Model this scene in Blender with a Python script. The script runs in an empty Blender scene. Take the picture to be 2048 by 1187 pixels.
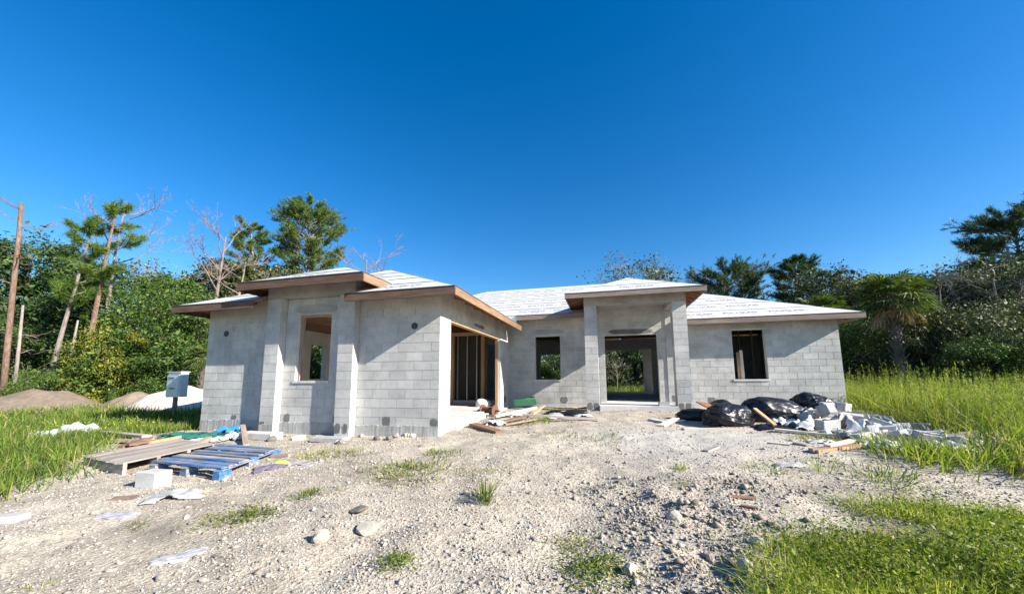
import bpy, math, random
import numpy as np
from mathutils import Vector, Matrix, noise as mnoise

random.seed(7)
RNG = np.random.default_rng(7)
scene = bpy.context.scene
COL = scene.collection
A = np.array

# ------------------------------------------------------------------ camera
CAM_F, CAM_CY = 731.99, 664.92            # focal length and principal row, in photo pixels
PITCH, YAW, ROLL = 0.12438, -0.24798, -0.00688
CAM = A([3.4591, -7.2879, 1.0291])
_fw = A([math.sin(YAW)*math.cos(PITCH), math.cos(YAW)*math.cos(PITCH), math.sin(PITCH)])
_r0 = A([math.cos(YAW), -math.sin(YAW), 0.0])
_u0 = np.cross(_r0, _fw)
_r = _r0*math.cos(ROLL) + _u0*math.sin(ROLL)
_u = -_r0*math.sin(ROLL) + _u0*math.cos(ROLL)
cd = bpy.data.cameras.new('camera')
cam = bpy.data.objects.new('camera', cd); COL.objects.link(cam)
cd.sensor_fit = 'HORIZONTAL'; cd.sensor_width = 36.0
cd.lens = CAM_F/2048*36.0
cd.shift_y = (CAM_CY-593.5)/2048
cd.clip_start = 0.05; cd.clip_end = 3000
M = Matrix.Identity(4)
for i in range(3):
    M[i][0] = _r[i]; M[i][1] = _u[i]; M[i][2] = -_fw[i]; M[i][3] = CAM[i]
cam.matrix_world = M
scene.camera = cam

# ------------------------------------------------------------------ sky, sun, exposure
SUN_TRAVEL = Vector((-4.15, 1.0, -2.32)).normalized()
w = bpy.data.worlds.new('World'); scene.world = w; w.use_nodes = True
nt = w.node_tree; nt.nodes.clear()
sky = nt.nodes.new('ShaderNodeTexSky'); sky.sky_type = 'NISHITA'; sky.sun_disc = False
sky.sun_elevation = math.asin(-SUN_TRAVEL.z)
sky.sun_rotation = math.atan2(-SUN_TRAVEL.x, -SUN_TRAVEL.y)
sky.altitude = 0; sky.air_density = 1.0; sky.dust_density = 0.25; sky.ozone_density = 2.6
hsv = nt.nodes.new('ShaderNodeHueSaturation'); hsv.inputs['Saturation'].default_value = 1.42; hsv.inputs['Hue'].default_value = 0.504; hsv.inputs['Value'].default_value = 1.56
bg = nt.nodes.new('ShaderNodeBackground'); bg.inputs['Strength'].default_value = 0.05
wo = nt.nodes.new('ShaderNodeOutputWorld')
nt.links.new(sky.outputs[0], hsv.inputs['Color']); nt.links.new(hsv.outputs[0], bg.inputs[0]); nt.links.new(bg.outputs[0], wo.inputs[0])
sl = bpy.data.lights.new('sun', 'SUN'); sl.energy = 5.0; sl.angle = math.radians(0.53); sl.color = (1.0, 0.94, 0.84)
so = bpy.data.objects.new('sun', sl); COL.objects.link(so)
so.rotation_euler = SUN_TRAVEL.to_track_quat('-Z', 'Y').to_euler(); so.location = (20, -10, 20)
scene.view_settings.view_transform = 'Standard'; scene.view_settings.look = 'None'
scene.view_settings.exposure = 1.36; scene.view_settings.gamma = 1.0
scene.view_settings.use_curve_mapping = False

# ------------------------------------------------------------------ pixel and ground helpers
def ray(px, py):
    return _fw + _r*(px-1024)/CAM_F - _u*(py-CAM_CY)/CAM_F
def on(px, py, ax, val):
    d = ray(px, py); t = (val-CAM[ax])/d[ax]; return CAM + t*d
_CP = A([(3.5,-7.3,-.5),(0,-6,-.45),(7,-6,-.48),(3.5,-4,-.4),(-3,-4,-.33),(7.5,-3,-.36),(-6,-2,-.27),(-3,-.6,-.23),
 (0,-.7,-.2),(-6.5,.5,-.22),(1.2,.8,-.1),(1.0,2.5,-.02),(1.5,5,.02),(4,4.4,.07),(7,4,.06),(8.5,5.8,.08),(10.5,5.5,.03),
 (3.5,1,-.06),(6.5,.5,-.1),(10,1,-.14),(12,4,-.13),(4,-1.5,-.23),(-10,-1,-.3),(-10,6,-.3),(-9,12,-.3),(4,16,-.1),
 (-3,3,-.2),(-5,6,-.2),(5,9,0),(13,10,-.2),(-20,5,-.35),(20,5,-.3),(15,-6,-.45),(-12,-8,-.5),(0,30,-.3),(-40,30,-.35),(40,30,-.35),
 (0,-40,-.6),(-40,-20,-.5),(40,-20,-.5),(100,0,-.4),(-100,0,-.4),(0,100,-.4)], dtype=float)
def gz(x, y, rough=True):
    x = np.asarray(x, float); y = np.asarray(y, float)
    sx = x.reshape(-1); sy = y.reshape(-1)
    num = np.zeros_like(sx); den = np.zeros_like(sx)
    for cx, cy, cz in _CP:
        wgt = 1.0/((sx-cx)**2+(sy-cy)**2+0.8)**1.6
        num += wgt*cz; den += wgt
    z = num/den
    if rough:
        k = np.exp(-((sx-3)**2+(sy+2)**2)/260.0)
        z = z + k*(0.016*np.sin(1.7*sx+0.6*sy+1)*np.sin(1.3*sy-0.4*sx) + 0.011*np.sin(4.1*sx+2.2*sy)*np.sin(3.3*sy-1.9*sx+2)
                   + 0.006*np.sin(9.3*sx-3.1*sy)*np.sin(8.1*sy+2.7*sx+1))
        z = z + darkbank(sx, sy)*(.035+.10*(vnoise(sx, sy, 4.2, 21)-.5)) - .035*np.exp(-((sx-3.05-.06*(sy+5))/.30)**2)*np.exp(-((sy+3.5)/3.2)**2) - .03*np.exp(-((sx-1.35-.10*(sy+5))/.28)**2)*np.exp(-((sy+3.5)/3.0)**2)
        nr = np.exp(-((sx-3)**2+(sy+3)**2)/120.0)
        z = z + nr*(vnoise(sx, sy, 2.6, 1)-.5)*0.045 + nr*(vnoise(sx, sy, 7.5, 2)-.5)*0.022
    return z.reshape(x.shape)
def g1(x, y):
    return float(gz(A([x]), A([y]))[0])
def G(px, py):
    z = -0.2
    for _ in range(25):
        q = on(px, py, 2, z); z = 0.5*z + 0.5*g1(q[0], q[1])
    return A([q[0], q[1], g1(q[0], q[1])])
_fh = A([_fw[0], _fw[1]])/math.hypot(_fw[0], _fw[1])
def far(px, ytop, depth):
    d = ray(px, ytop); t = depth/(d[0]*_fh[0]+d[1]*_fh[1])
    q = CAM + d*t
    return q[0], q[1], g1(q[0], q[1]), q[2]

def darkbank(x, y):
    '''the churned darker gravel bank beside the wheel track'''
    s_ = 0
    for cx, cy, rx, ry in ((3.95, -4.05, .55, .75), (4.35, -3.3, .6, .55), (3.75, -2.75, .7, .35), (4.6, -4.7, .5, .5), (4.9, -2.35, .8, .3)):
        s_ = s_+np.exp(-(((x-cx)/rx)**2+((y-cy)/ry)**2))
    return np.clip(s_, 0, 1)
# ------------------------------------------------------------------ materials
MATS = {}
def nodes(name):
    m = bpy.data.materials.new(name); m.use_nodes = True
    t = m.node_tree; t.nodes.clear()
    o = t.nodes.new('ShaderNodeOutputMaterial'); b = t.nodes.new('ShaderNodeBsdfPrincipled')
    t.links.new(b.outputs[0], o.inputs[0]); MATS[name] = m
    return m, t, b, o
def N(t, typ, **kw):
    n = t.nodes.new(typ)
    for k, v in kw.items():
        if k in n.inputs: n.inputs[k].default_value = v
        else: setattr(n, k, v)
    return n
def ramp(t, fac, stops):
    r = t.nodes.new('ShaderNodeValToRGB'); cr = r.color_ramp
    while len(cr.elements) < len(stops): cr.elements.new(0.5)
    for e, (p, c) in zip(cr.elements, stops):
        e.position = p; e.color = (c[0], c[1], c[2], 1)
    t.links.new(fac, r.inputs[0]); return r.outputs[0]
def mix(t, fac, a, b, mode='MIX'):
    n = t.nodes.new('ShaderNodeMixRGB'); n.blend_type = mode
    for inp, v in ((n.inputs[0], fac), (n.inputs[1], a), (n.inputs[2], b)):
        if isinstance(v, (int, float)): inp.default_value = v
        elif isinstance(v, tuple): inp.default_value = (v[0], v[1], v[2], 1)
        else: t.links.new(v, inp)
    return n.outputs[0]
def bump(t, b, h, strength=0.3, dist=0.01):
    n = t.nodes.new('ShaderNodeBump'); n.inputs['Strength'].default_value = strength; n.inputs['Distance'].default_value = dist
    t.links.new(h, n.inputs['Height']); t.links.new(n.outputs[0], b.inputs['Normal'])
def objcoord(t, world=False, scale=(1,1,1)):
    mp = t.nodes.new('ShaderNodeMapping'); mp.inputs['Scale'].default_value = scale
    if world:
        g = t.nodes.new('ShaderNodeNewGeometry'); t.links.new(g.outputs['Position'], mp.inputs[0])
    else:
        c = t.nodes.new('ShaderNodeTexCoord'); t.links.new(c.outputs['Object'], mp.inputs[0])
    return mp.outputs[0]
def noise(t, vec, scale, detail=4, rough=0.55, out='Fac'):
    n = N(t, 'ShaderNodeTexNoise', Scale=scale, Detail=detail, Roughness=rough); t.links.new(vec, n.inputs['Vector']); return n.outputs[out]
def rnd(t):
    oi = t.nodes.new('ShaderNodeObjectInfo'); ge = t.nodes.new('ShaderNodeNewGeometry')
    ad = N(t, 'ShaderNodeMath', operation='ADD'); t.links.new(oi.outputs['Random'], ad.inputs[0]); t.links.new(ge.outputs['Random Per Island'], ad.inputs[1])
    fr = N(t, 'ShaderNodeMath', operation='FRACT'); t.links.new(ad.outputs[0], fr.inputs[0]); return fr.outputs[0]

def mat_concrete(name, lo, hi, stain=0.25, island=True, scale=9.0, bstr=0.35):
    m, t, b, o = nodes(name); v = objcoord(t, True)
    c = ramp(t, rnd(t), [(0.0, lo), (0.5, tuple((x+y)/2 for x, y in zip(lo, hi))), (1.0, hi)]) if island else mix(t, 0.5, lo, hi)
    big = ramp(t, noise(t, v, 1.3, 5), [(0.35, (1-stain,)*3), (0.65, (1.05, 1.05, 1.04))])
    smear = ramp(t, noise(t, v, 4.6, 6, 0.7), [(0.30, (0.82, 0.81, 0.80)), (0.52, (1.0, 1.0, 1.0)), (0.74, (1.12, 1.12, 1.11))])
    c = mix(t, 0.8, c, smear, 'MULTIPLY')
    fine = ramp(t, noise(t, v, 70, 3), [(0.3, (0.86,)*3), (0.7, (1.08,)*3)])
    c = mix(t, 1.0, c, big, 'MULTIPLY'); c = mix(t, 1.0, c, fine, 'MULTIPLY')
    t.links.new(c, b.inputs['Base Color']); b.inputs['Roughness'].default_value = 0.95; b.inputs['Specular IOR Level'].default_value = 0.2
    bump(t, b, noise(t, v, 120, 4, 0.7), bstr, 0.006)
    return m
mat_concrete('block', (0.445, 0.44, 0.43), (0.53, 0.522, 0.505), 0.2)
mat_concrete('mortar', (0.56, 0.555, 0.54), (0.60, 0.59, 0.58), 0.12, False)
mat_concrete('stucco_base', (0.36, 0.36, 0.35), (0.44, 0.44, 0.43), 0.32, False, bstr=0.8)
mat_concrete('smooth_concrete', (0.54, 0.53, 0.52), (0.60, 0.595, 0.58), 0.15, False, bstr=0.15)
mat_concrete('beam_concrete', (0.36, 0.355, 0.34), (0.43, 0.42, 0.405), 0.25, False, bstr=0.25)
mat_concrete('grout', (0.15, 0.15, 0.155), (0.22, 0.22, 0.22), 0.35, False, bstr=0.7)
mat_concrete('rubble', (0.37, 0.37, 0.37), (0.60, 0.59, 0.57), 0.2)

def mat_wood(name, dark, light, scale=(2.2, 26, 26), rough=0.8, streak=0.5):
    m, t, b, o = nodes(name); v = objcoord(t, False, scale)
    oi = t.nodes.new('ShaderNodeObjectInfo')
    ad = N(t, 'ShaderNodeVectorMath', operation='ADD'); t.links.new(v, ad.inputs[0])
    ms = N(t, 'ShaderNodeMath', operation='MULTIPLY'); ms.inputs[1].default_value = 37.0; t.links.new(oi.outputs['Random'], ms.inputs[0]); t.links.new(ms.outputs[0], ad.inputs[1])
    n1 = noise(t, ad.outputs[0], 1.0, 6, 0.65)
    c = ramp(t, n1, [(0.28, dark), (0.72, light)])
    n2 = noise(t, ad.outputs[0], 0.22, 3)
    c = mix(t, streak, c, ramp(t, n2, [(0.3, (0.55,)*3), (0.7, (1.25,)*3)]), 'MULTIPLY')
    tint = ramp(t, oi.outputs['Random'], [(0, (0.82,)*3), (1, (1.12,)*3)])
    c = mix(t, 1.0, c, tint, 'MULTIPLY')
    t.links.new(c, b.inputs['Base Color']); b.inputs['Roughness'].default_value = rough; b.inputs['Specular IOR Level'].default_value = 0.25
    bump(t, b, n1, 0.3, 0.004)
    return m
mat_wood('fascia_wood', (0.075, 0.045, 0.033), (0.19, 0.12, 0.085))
mat_wood('fascia_sunlit', (0.15, 0.092, 0.055), (0.30, 0.195, 0.12))  # lighter copy of fascia_wood, sunlight painted into the right-facing boards
mat_wood('fascia_grey', (0.13, 0.10, 0.085), (0.30, 0.24, 0.20))
mat_wood('deck_wood', (0.26, 0.13, 0.06), (0.46, 0.25, 0.12))
mat_wood('stud_wood', (0.34, 0.21, 0.11), (0.55, 0.36, 0.20))
mat_wood('pallet_wood', (0.22, 0.18, 0.155), (0.46, 0.40, 0.35))
mat_wood('old_wood', (0.20, 0.15, 0.12), (0.42, 0.33, 0.26))
mat_wood('rust_wood', (0.16, 0.09, 0.06), (0.30, 0.18, 0.12))
mat_wood('pale_wood', (0.52, 0.45, 0.36), (0.72, 0.66, 0.56))
mat_wood('bark_pine', (0.085, 0.052, 0.04), (0.30, 0.20, 0.15), (16, 16, 4.0), 0.95)
mat_wood('bark_grey', (0.12, 0.10, 0.09), (0.34, 0.295, 0.265), (14, 14, 3.4), 0.95)
mat_wood('bark_dead', (0.15, 0.115, 0.105), (0.32, 0.255, 0.235), (9, 9, 2.4), 0.95)
mat_wood('bark_dark', (0.06, 0.05, 0.042), (0.16, 0.13, 0.11), (9, 9, 2.4), 0.95)

def mat_blue_paint():
    m, t, b, o = nodes('blue_paint'); v = objcoord(t, False, (2.2, 22, 22))
    oi = t.nodes.new('ShaderNodeObjectInfo')
    ad = N(t, 'ShaderNodeVectorMath', operation='ADD'); t.links.new(v, ad.inputs[0]); 
    ms = N(t, 'ShaderNodeMath', operation='MULTIPLY'); ms.inputs[1].default_value = 53.0; t.links.new(oi.outputs['Random'], ms.inputs[0]); t.links.new(ms.outputs[0], ad.inputs[1])
    paint = ramp(t, noise(t, ad.outputs[0], 0.8, 4), [(0.3, (0.012, 0.07, 0.21)), (0.7, (0.035, 0.20, 0.50))])
    bare = ramp(t, noise(t, ad.outputs[0], 1.2, 5), [(0.3, (0.10, 0.10, 0.10)), (0.7, (0.36, 0.34, 0.31))])
    wear = ramp(t, noise(t, ad.outputs[0], 0.55, 6, 0.7), [(0.43, (0, 0, 0)), (0.56, (1, 1, 1))])
    t.links.new(mix(t, wear, paint, bare), b.inputs['Base Color']); b.inputs['Roughness'].default_value = 0.6
    bump(t, b, noise(t, ad.outputs[0], 1.4, 5), 0.3, 0.004)
mat_blue_paint()

def mat_plain(name, col, rough=0.6, var=0.12, scale=8, spec=0.4, bstr=0.0, bscale=20, world=True, metallic=0.0):
    m, t, b, o = nodes(name); v = objcoord(t, world)
    c = ramp(t, noise(t, v, scale, 4), [(0.3, tuple(x*(1-var) for x in col)), (0.7, tuple(min(1, x*(1+var)) for x in col))])
    t.links.new(c, b.inputs['Base Color']); b.inputs['Roughness'].default_value = rough; b.inputs['Specular IOR Level'].default_value = spec
    b.inputs['Metallic'].default_value = metallic
    if bstr: bump(t, b, noise(t, v, bscale, 4), bstr, 0.02)
    return m
def mat_underlay():
    m, t, b, o = nodes('underlayment'); v = objcoord(t, True)
    c = ramp(t, noise(t, v, 2.5, 5), [(0.3, (0.45, 0.45, 0.455)), (0.7, (0.53, 0.53, 0.535))])
    d = ramp(t, noise(t, v, 0.7, 6, 0.65), [(0.58, (1, 1, 1)), (0.72, (0.80, 0.79, 0.77))])
    t.links.new(mix(t, 1.0, c, d, 'MULTIPLY'), b.inputs['Base Color']); b.inputs['Roughness'].default_value = 0.62
    bump(t, b, noise(t, v, 4.0, 4), 0.7, 0.04)
mat_underlay()
mat_plain('print_grey', (0.09, 0.09, 0.10), 0.7, 0.25, 6)
mat_plain('roof_edge_dark', (0.10, 0.09, 0.09), 0.8)
mat_plain('black_plastic', (0.010, 0.011, 0.013), 0.36, 0.2, 6, 0.42, 0.3, 8, False)
mat_plain('blue_plastic', (0.03, 0.22, 0.62), 0.35, 0.25, 6, 0.5, 0.5, 14)
mat_plain('white_plastic', (0.50, 0.505, 0.51), 0.45, 0.12, 7, 0.5, 0.6, 12)
mat_plain('grey_plastic', (0.36, 0.35, 0.37), 0.45, 0.25, 5, 0.5, 0.5, 12)
mat_plain('pale_sheet', (0.33, 0.325, 0.32), 0.5, 0.15, 6, 0.4, 0.4, 14)
mat_plain('cardboard', (0.40, 0.23, 0.11), 0.85, 0.2, 8)
mat_plain('brown_board', (0.20, 0.135, 0.10), 0.8, 0.2, 7)
mat_plain('rust_tile', (0.22, 0.09, 0.04), 0.7, 0.2, 9)
mat_plain('green_foam', (0.20, 0.62, 0.32), 0.6, 0.06, 9)
mat_plain('green_net', (0.02, 0.13, 0.10), 0.7, 0.3, 12)
mat_plain('black_net', (0.02, 0.025, 0.025), 0.7, 0.3, 12)
mat_plain('rust_metal', (0.13, 0.06, 0.038), 0.75, 0.35, 14, 0.4)
mat_plain('dark_metal', (0.05, 0.045, 0.045), 0.5, 0.3, 10, 0.5)
mat_plain('grey_steel', (0.42, 0.43, 0.44), 0.4, 0.12, 10, 0.5, metallic=0.6)
mat_plain('box_white', (0.72, 0.73, 0.73), 0.4, 0.06, 6, 0.5)
mat_plain('box_grey', (0.58, 0.64, 0.65), 0.35, 0.15, 6, 0.5)
mat_plain('yellow_plastic', (0.70, 0.62, 0.05), 0.5, 0.1, 9)
mat_plain('purple_cloth', (0.13, 0.11, 0.16), 0.9, 0.3, 12)
mat_plain('brown_sand', (0.20, 0.155, 0.12), 0.95, 0.18, 5, 0.15, 0.8, 9)
mat_plain('white_sand', (0.60, 0.54, 0.45), 0.95, 0.12, 5, 0.15, 0.8, 9)
mat_plain('vent_dark', (0.035, 0.035, 0.04), 0.6)
mat_plain('orange_scrap', (0.55, 0.30, 0.15), 0.8, 0.2, 8)
mat_plain('interior_shade', (0.045, 0.04, 0.036), 0.9, 0.08, 3)  # near-black: the dimness of the rooms painted into partitions and ceiling

def mat_stone(name='stone', k=1.0):
    m, t, b, o = nodes(name); v = objcoord(t, True)
    c = ramp(t, rnd(t), [(0.0, (0.13, 0.12, 0.108)), (0.2, (0.25, 0.227, 0.2)), (0.55, (0.37, 0.333, 0.284)), (0.88, (0.44, 0.40, 0.348)), (1.0, (0.52, 0.50, 0.47))])
    if k != 1: c = mix(t, 1.0, c, (k, k*.97, k*.93), 'MULTIPLY')
    c = mix(t, 0.55, c, ramp(t, noise(t, v, 45, 4), [(0.3, (0.7, 0.68, 0.65)), (0.7, (1.15, 1.14, 1.12))]), 'MULTIPLY')
    t.links.new(c, b.inputs['Base Color']); b.inputs['Roughness'].default_value = 0.95; b.inputs['Specular IOR Level'].default_value = 0.2
    bump(t, b, noise(t, v, 90, 4), 0.5, 0.004)
mat_stone(); mat_stone('dark_stone', .8)

def mat_ground():
    m, t, b, o = nodes('ground_shell'); v = objcoord(t, True)
    n1 = noise(t, v, 0.55, 6, 0.6); n2 = noise(t, v, 3.2, 6, 0.65); n3 = noise(t, v, 30, 5, 0.7)
    vo = N(t, 'ShaderNodeTexVoronoi', Scale=38.0); t.links.new(v, vo.inputs['Vector'])
    vo2 = N(t, 'ShaderNodeTexVoronoi', Scale=95.0); t.links.new(v, vo2.inputs['Vector'])
    base = ramp(t, n1, [(0.33, (0.30, 0.268, 0.228)), (0.50, (0.41, 0.37, 0.315)), (0.68, (0.46, 0.42, 0.362))])
    base = mix(t, 0.75, base, ramp(t, n2, [(0.30, (0.66, 0.64, 0.62)), (0.62, (1.10, 1.09, 1.06))]), 'MULTIPLY')
    peb = ramp(t, vo.outputs['Color'], [(0.1, (0.62, 0.60, 0.57)), (0.5, (0.98, 0.97, 0.95)), (0.9, (1.28, 1.26, 1.22))])
    base = mix(t, 0.7, base, peb, 'MULTIPLY')
    peb2 = ramp(t, vo2.outputs['Color'], [(0.1, (0.75, 0.73, 0.71)), (0.9, (1.2, 1.19, 1.17))])
    base = mix(t, 0.6, base, peb2, 'MULTIPLY')
    at = N(t, 'ShaderNodeAttribute'); at.attribute_name = 'soil'
    soil = ramp(t, n2, [(0.3, (0.075, 0.062, 0.042)), (0.7, (0.17, 0.14, 0.09))])
    sp = N(t, 'ShaderNodeSeparateColor'); t.links.new(at.outputs['Color'], sp.inputs[0])
    base = mix(t, sp.outputs[0], base, soil)
    sand = ramp(t, n3, [(0.3, (0.37, 0.346, 0.31)), (0.7, (0.46, 0.432, 0.39))])
    base = mix(t, sp.outputs[1], base, sand)
    base = mix(t, sp.outputs[2], base, ramp(t, n3, [(0.3, (0.16, 0.14, 0.12)), (0.7, (0.33, 0.295, 0.255))]))  # bank: darker gravel, with shadow of its rough ground painted in
    t.links.new(base, b.inputs['Base Color']); b.inputs['Roughness'].default_value = 0.97; b.inputs['Specular IOR Level'].default_value = 0.12
    h = N(t, 'ShaderNodeMath', operation='ADD'); t.links.new(n3, h.inputs[0]); t.links.new(vo.outputs['Distance'], h.inputs[1])
    bump(t, b, h.outputs[0], 0.55, 0.015)
mat_ground()

def mat_leaf(name, stops, trans=0.35, rough=0.55):
    m, t, b, o = nodes(name)
    c = ramp(t, rnd(t), stops)
    oi = t.nodes.new('ShaderNodeObjectInfo')
    c = mix(t, 1.0, c, ramp(t, oi.outputs['Random'], [(0, (0.78, 0.82, 0.78)), (1, (1.15, 1.12, 1.05))]), 'MULTIPLY')
    c = mix(t, 1.0, c, ramp(t, noise(t, objcoord(t, True), 0.8, 3), [(0.32, (0.60, 0.66, 0.62)), (0.68, (1.28, 1.22, 1.12))]), 'MULTIPLY')
    t.links.new(c, b.inputs['Base Color']); b.inputs['Roughness'].default_value = rough; b.inputs['Specular IOR Level'].default_value = 0.3
    tr = t.nodes.new('ShaderNodeBsdfTranslucent'); t.links.new(mix(t, 1.0, c, (1.25, 1.35, 0.6), 'MULTIPLY'), tr.inputs[0])
    ms = t.nodes.new('ShaderNodeMixShader'); ms.inputs[0].default_value = trans
    t.links.new(b.outputs[0], ms.inputs[1]); t.links.new(tr.outputs[0], ms.inputs[2]); t.links.new(ms.outputs[0], o.inputs[0])
mat_leaf('leaf_dark', [(0, (0.022, 0.045, 0.014)), (0.6, (0.05, 0.095, 0.026)), (1, (0.10, 0.15, 0.045))], 0.15)
mat_leaf('leaf_mid', [(0, (0.025, 0.055, 0.012)), (0.6, (0.065, 0.125, 0.022)), (1, (0.16, 0.22, 0.045))], 0.18)
mat_leaf('leaf_yellow', [(0, (0.08, 0.11, 0.015)), (0.6, (0.20, 0.21, 0.025)), (1, (0.30, 0.27, 0.04))], 0.18)
mat_leaf('leaf_olive', [(0, (0.045, 0.060, 0.026)), (0.6, (0.095, 0.115, 0.05)), (1, (0.20, 0.20, 0.11))], 0.15)
mat_leaf('leaf_grey', [(0, (0.10, 0.09, 0.07)), (0.6, (0.19, 0.17, 0.135)), (1, (0.30, 0.27, 0.22))], 0.2)
mat_leaf('needle', [(0, (0.05, 0.10, 0.018)), (0.6, (0.10, 0.175, 0.03)), (1, (0.19, 0.26, 0.05))], 0.3)
mat_leaf('needle_dark', [(0, (0.025, 0.055, 0.018)), (0.6, (0.055, 0.105, 0.03)), (1, (0.11, 0.17, 0.05))], 0.25)
mat_leaf('palm_leaf', [(0, (0.035, 0.065, 0.015)), (0.6, (0.085, 0.13, 0.03)), (1, (0.17, 0.20, 0.055))], 0.3)
mat_leaf('palm_dead', [(0, (0.15, 0.10, 0.06)), (1, (0.36, 0.27, 0.18))], 0.15)
mat_leaf('grass', [(0, (0.05, 0.10, 0.014)), (0.5, (0.115, 0.19, 0.026)), (0.78, (0.20, 0.27, 0.05)), (0.9, (0.32, 0.30, 0.11)), (1, (0.40, 0.34, 0.17))], 0.38)
mat_leaf('tall_grass', [(0, (0.10, 0.15, 0.018)), (0.5, (0.20, 0.27, 0.04)), (0.75, (0.29, 0.34, 0.075)), (0.9, (0.42, 0.38, 0.16)), (1, (0.46, 0.38, 0.20))], 0.42)
mat_leaf('cover_leaf', [(0, (0.04, 0.08, 0.014)), (0.55, (0.15, 0.20, 0.028)), (0.9, (0.28, 0.31, 0.055)), (1, (0.34, 0.32, 0.06))], 0.4)
mat_leaf('dry_grass', [(0, (0.14, 0.15, 0.05)), (0.5, (0.25, 0.26, 0.10)), (1, (0.42, 0.36, 0.18))], 0.3)
mat_leaf('flower_yellow', [(0, (0.70, 0.60, 0.03)), (1, (0.85, 0.75, 0.08))], 0.3)

# ------------------------------------------------------------------ mesh helpers
class MB:
    def __init__(s): s.v = []; s.f = []
    def box(s, x0, x1, y0, y1, z0, z1):
        n = len(s.v)
        s.v += [(x0,y0,z0),(x1,y0,z0),(x1,y1,z0),(x0,y1,z0),(x0,y0,z1),(x1,y0,z1),(x1,y1,z1),(x0,y1,z1)]
        s.f += [(n,n+3,n+2,n+1),(n+4,n+5,n+6,n+7),(n,n+1,n+5,n+4),(n+1,n+2,n+6,n+5),(n+2,n+3,n+7,n+6),(n+3,n,n+4,n+7)]
        return s
    def tube(s, pts, rad, n=6, cap=True):
        pts = [Vector(p) for p in pts]; base = len(s.v)
        for i, p in enumerate(pts):
            d = (pts[min(i+1, len(pts)-1)]-pts[max(i-1, 0)])
            d = d.normalized() if d.length > 1e-6 else Vector((0,0,1))
            a = d.orthogonal().normalized() if i == 0 else (a - d*a.dot(d)).normalized()
            b = d.cross(a)
            for k in range(n):
                an = 2*math.pi*k/n
                s.v.append(tuple(p + (a*math.cos(an)+b*math.sin(an))*rad[i]))
        for i in range(len(pts)-1):
            for k in range(n):
                k2 = (k+1) % n
                s.f.append((base+i*n+k, base+i*n+k2, base+(i+1)*n+k2, base+(i+1)*n+k))
        if cap:
            s.f.append(tuple(base+k for k in range(n))[::-1]); s.f.append(tuple(base+(len(pts)-1)*n+k for k in range(n)))
        return s
    def poly(s, pts):
        n = len(s.v); s.v += [tuple(p) for p in pts]; s.f.append(tuple(range(n, n+len(pts)))); return s
    def slab(s, pts, off):
        """polygon pts and the same polygon moved by -off, closed"""
        n = len(s.v); k = len(pts); off = Vector(off)
        s.v += [tuple(p) for p in pts] + [tuple(Vector(p)-off) for p in pts]
        s.f.append(tuple(range(n, n+k))); s.f.append(tuple(range(n+2*k-1, n+k-1, -1)))
        for i in range(k):
            j = (i+1) % k; s.f.append((n+i, n+k+i, n+k+j, n+j))
        return s
    def mesh(s, name):
        me = bpy.data.meshes.new(name); me.from_pydata(s.v, [], s.f); me.update(); return me
    def build(s, name, mat, parent=None, smooth=False):
        return obj(name, s.mesh(name), mat, parent, smooth)
def obj(name, me, mat=None, parent=None, smooth=False):
    if mat and not me.materials: me.materials.append(MATS[mat])
    if smooth: me.polygons.foreach_set('use_smooth', [True]*len(me.polygons))
    o = bpy.data.objects.new(name, me); COL.objects.link(o)
    if parent: o.parent = parent
    return o
def np_mesh(name, V, F):
    V = np.ascontiguousarray(V, dtype=np.float32); F = np.ascontiguousarray(F, dtype=np.int32)
    me = bpy.data.meshes.new(name); k = F.shape[1]
    me.vertices.add(len(V)); me.vertices.foreach_set('co', V.ravel())
    me.loops.add(F.size); me.loops.foreach_set('vertex_index', F.ravel())
    me.polygons.add(len(F)); me.polygons.foreach_set('loop_start', np.arange(0, F.size, k, dtype=np.int32))
    me.update(calc_edges=True); me.validate(); return me
def tag(o, label=None, cat=None, group=None, kind=None):
    if label: o['label'] = label
    if cat: o['category'] = cat
    if group: o['group'] = group
    if kind: o['kind'] = kind
    return o
def thing(name, label, cat, loc=(0,0,0), rz=0.0, group=None, scale=None):
    o = bpy.data.objects.new(name, None); COL.objects.link(o); o.empty_display_size = 0.2
    o.location = loc; o.rotation_euler = (0, 0, rz)
    if scale: o.scale = scale if hasattr(scale, '__len__') else (scale,)*3
    return tag(o, label, cat, group)
def plank(name, p0, p1, wid, thk, mat, parent=None, up=(0,0,1), bow=0.0):
    """a board from p0 to p1 (centre line), its own local X along the grain"""
    p0 = Vector(p0); p1 = Vector(p1); d = p1-p0; L = d.length; x = d.normalized()
    z = Vector(up); z = (z - x*z.dot(x)).normalized(); y = z.cross(x)
    key = ('pl', round(L,2), round(wid,3), round(thk,3))
    mb = MB().box(-L/2, L/2, -wid/2, wid/2, -thk/2, thk/2)
    o = mb.build(name, mat, parent)
    m4 = Matrix.Identity(4); c = (p0+p1)/2
    for i in range(3): m4[i][0] = x[i]; m4[i][1] = y[i]; m4[i][2] = z[i]; m4[i][3] = c[i]
    o.matrix_local = m4
    return o
def inpoly(x, y, P):
    P = A(P); c = np.zeros(x.shape, bool); j = len(P)-1
    for i in range(len(P)):
        xi, yi = P[i]; xj, yj = P[j]
        t = ((yi > y) != (yj > y)) & (x < (xj-xi)*(y-yi)/(yj-yi+1e-12)+xi)
        c ^= t; j = i
    return c
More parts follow.
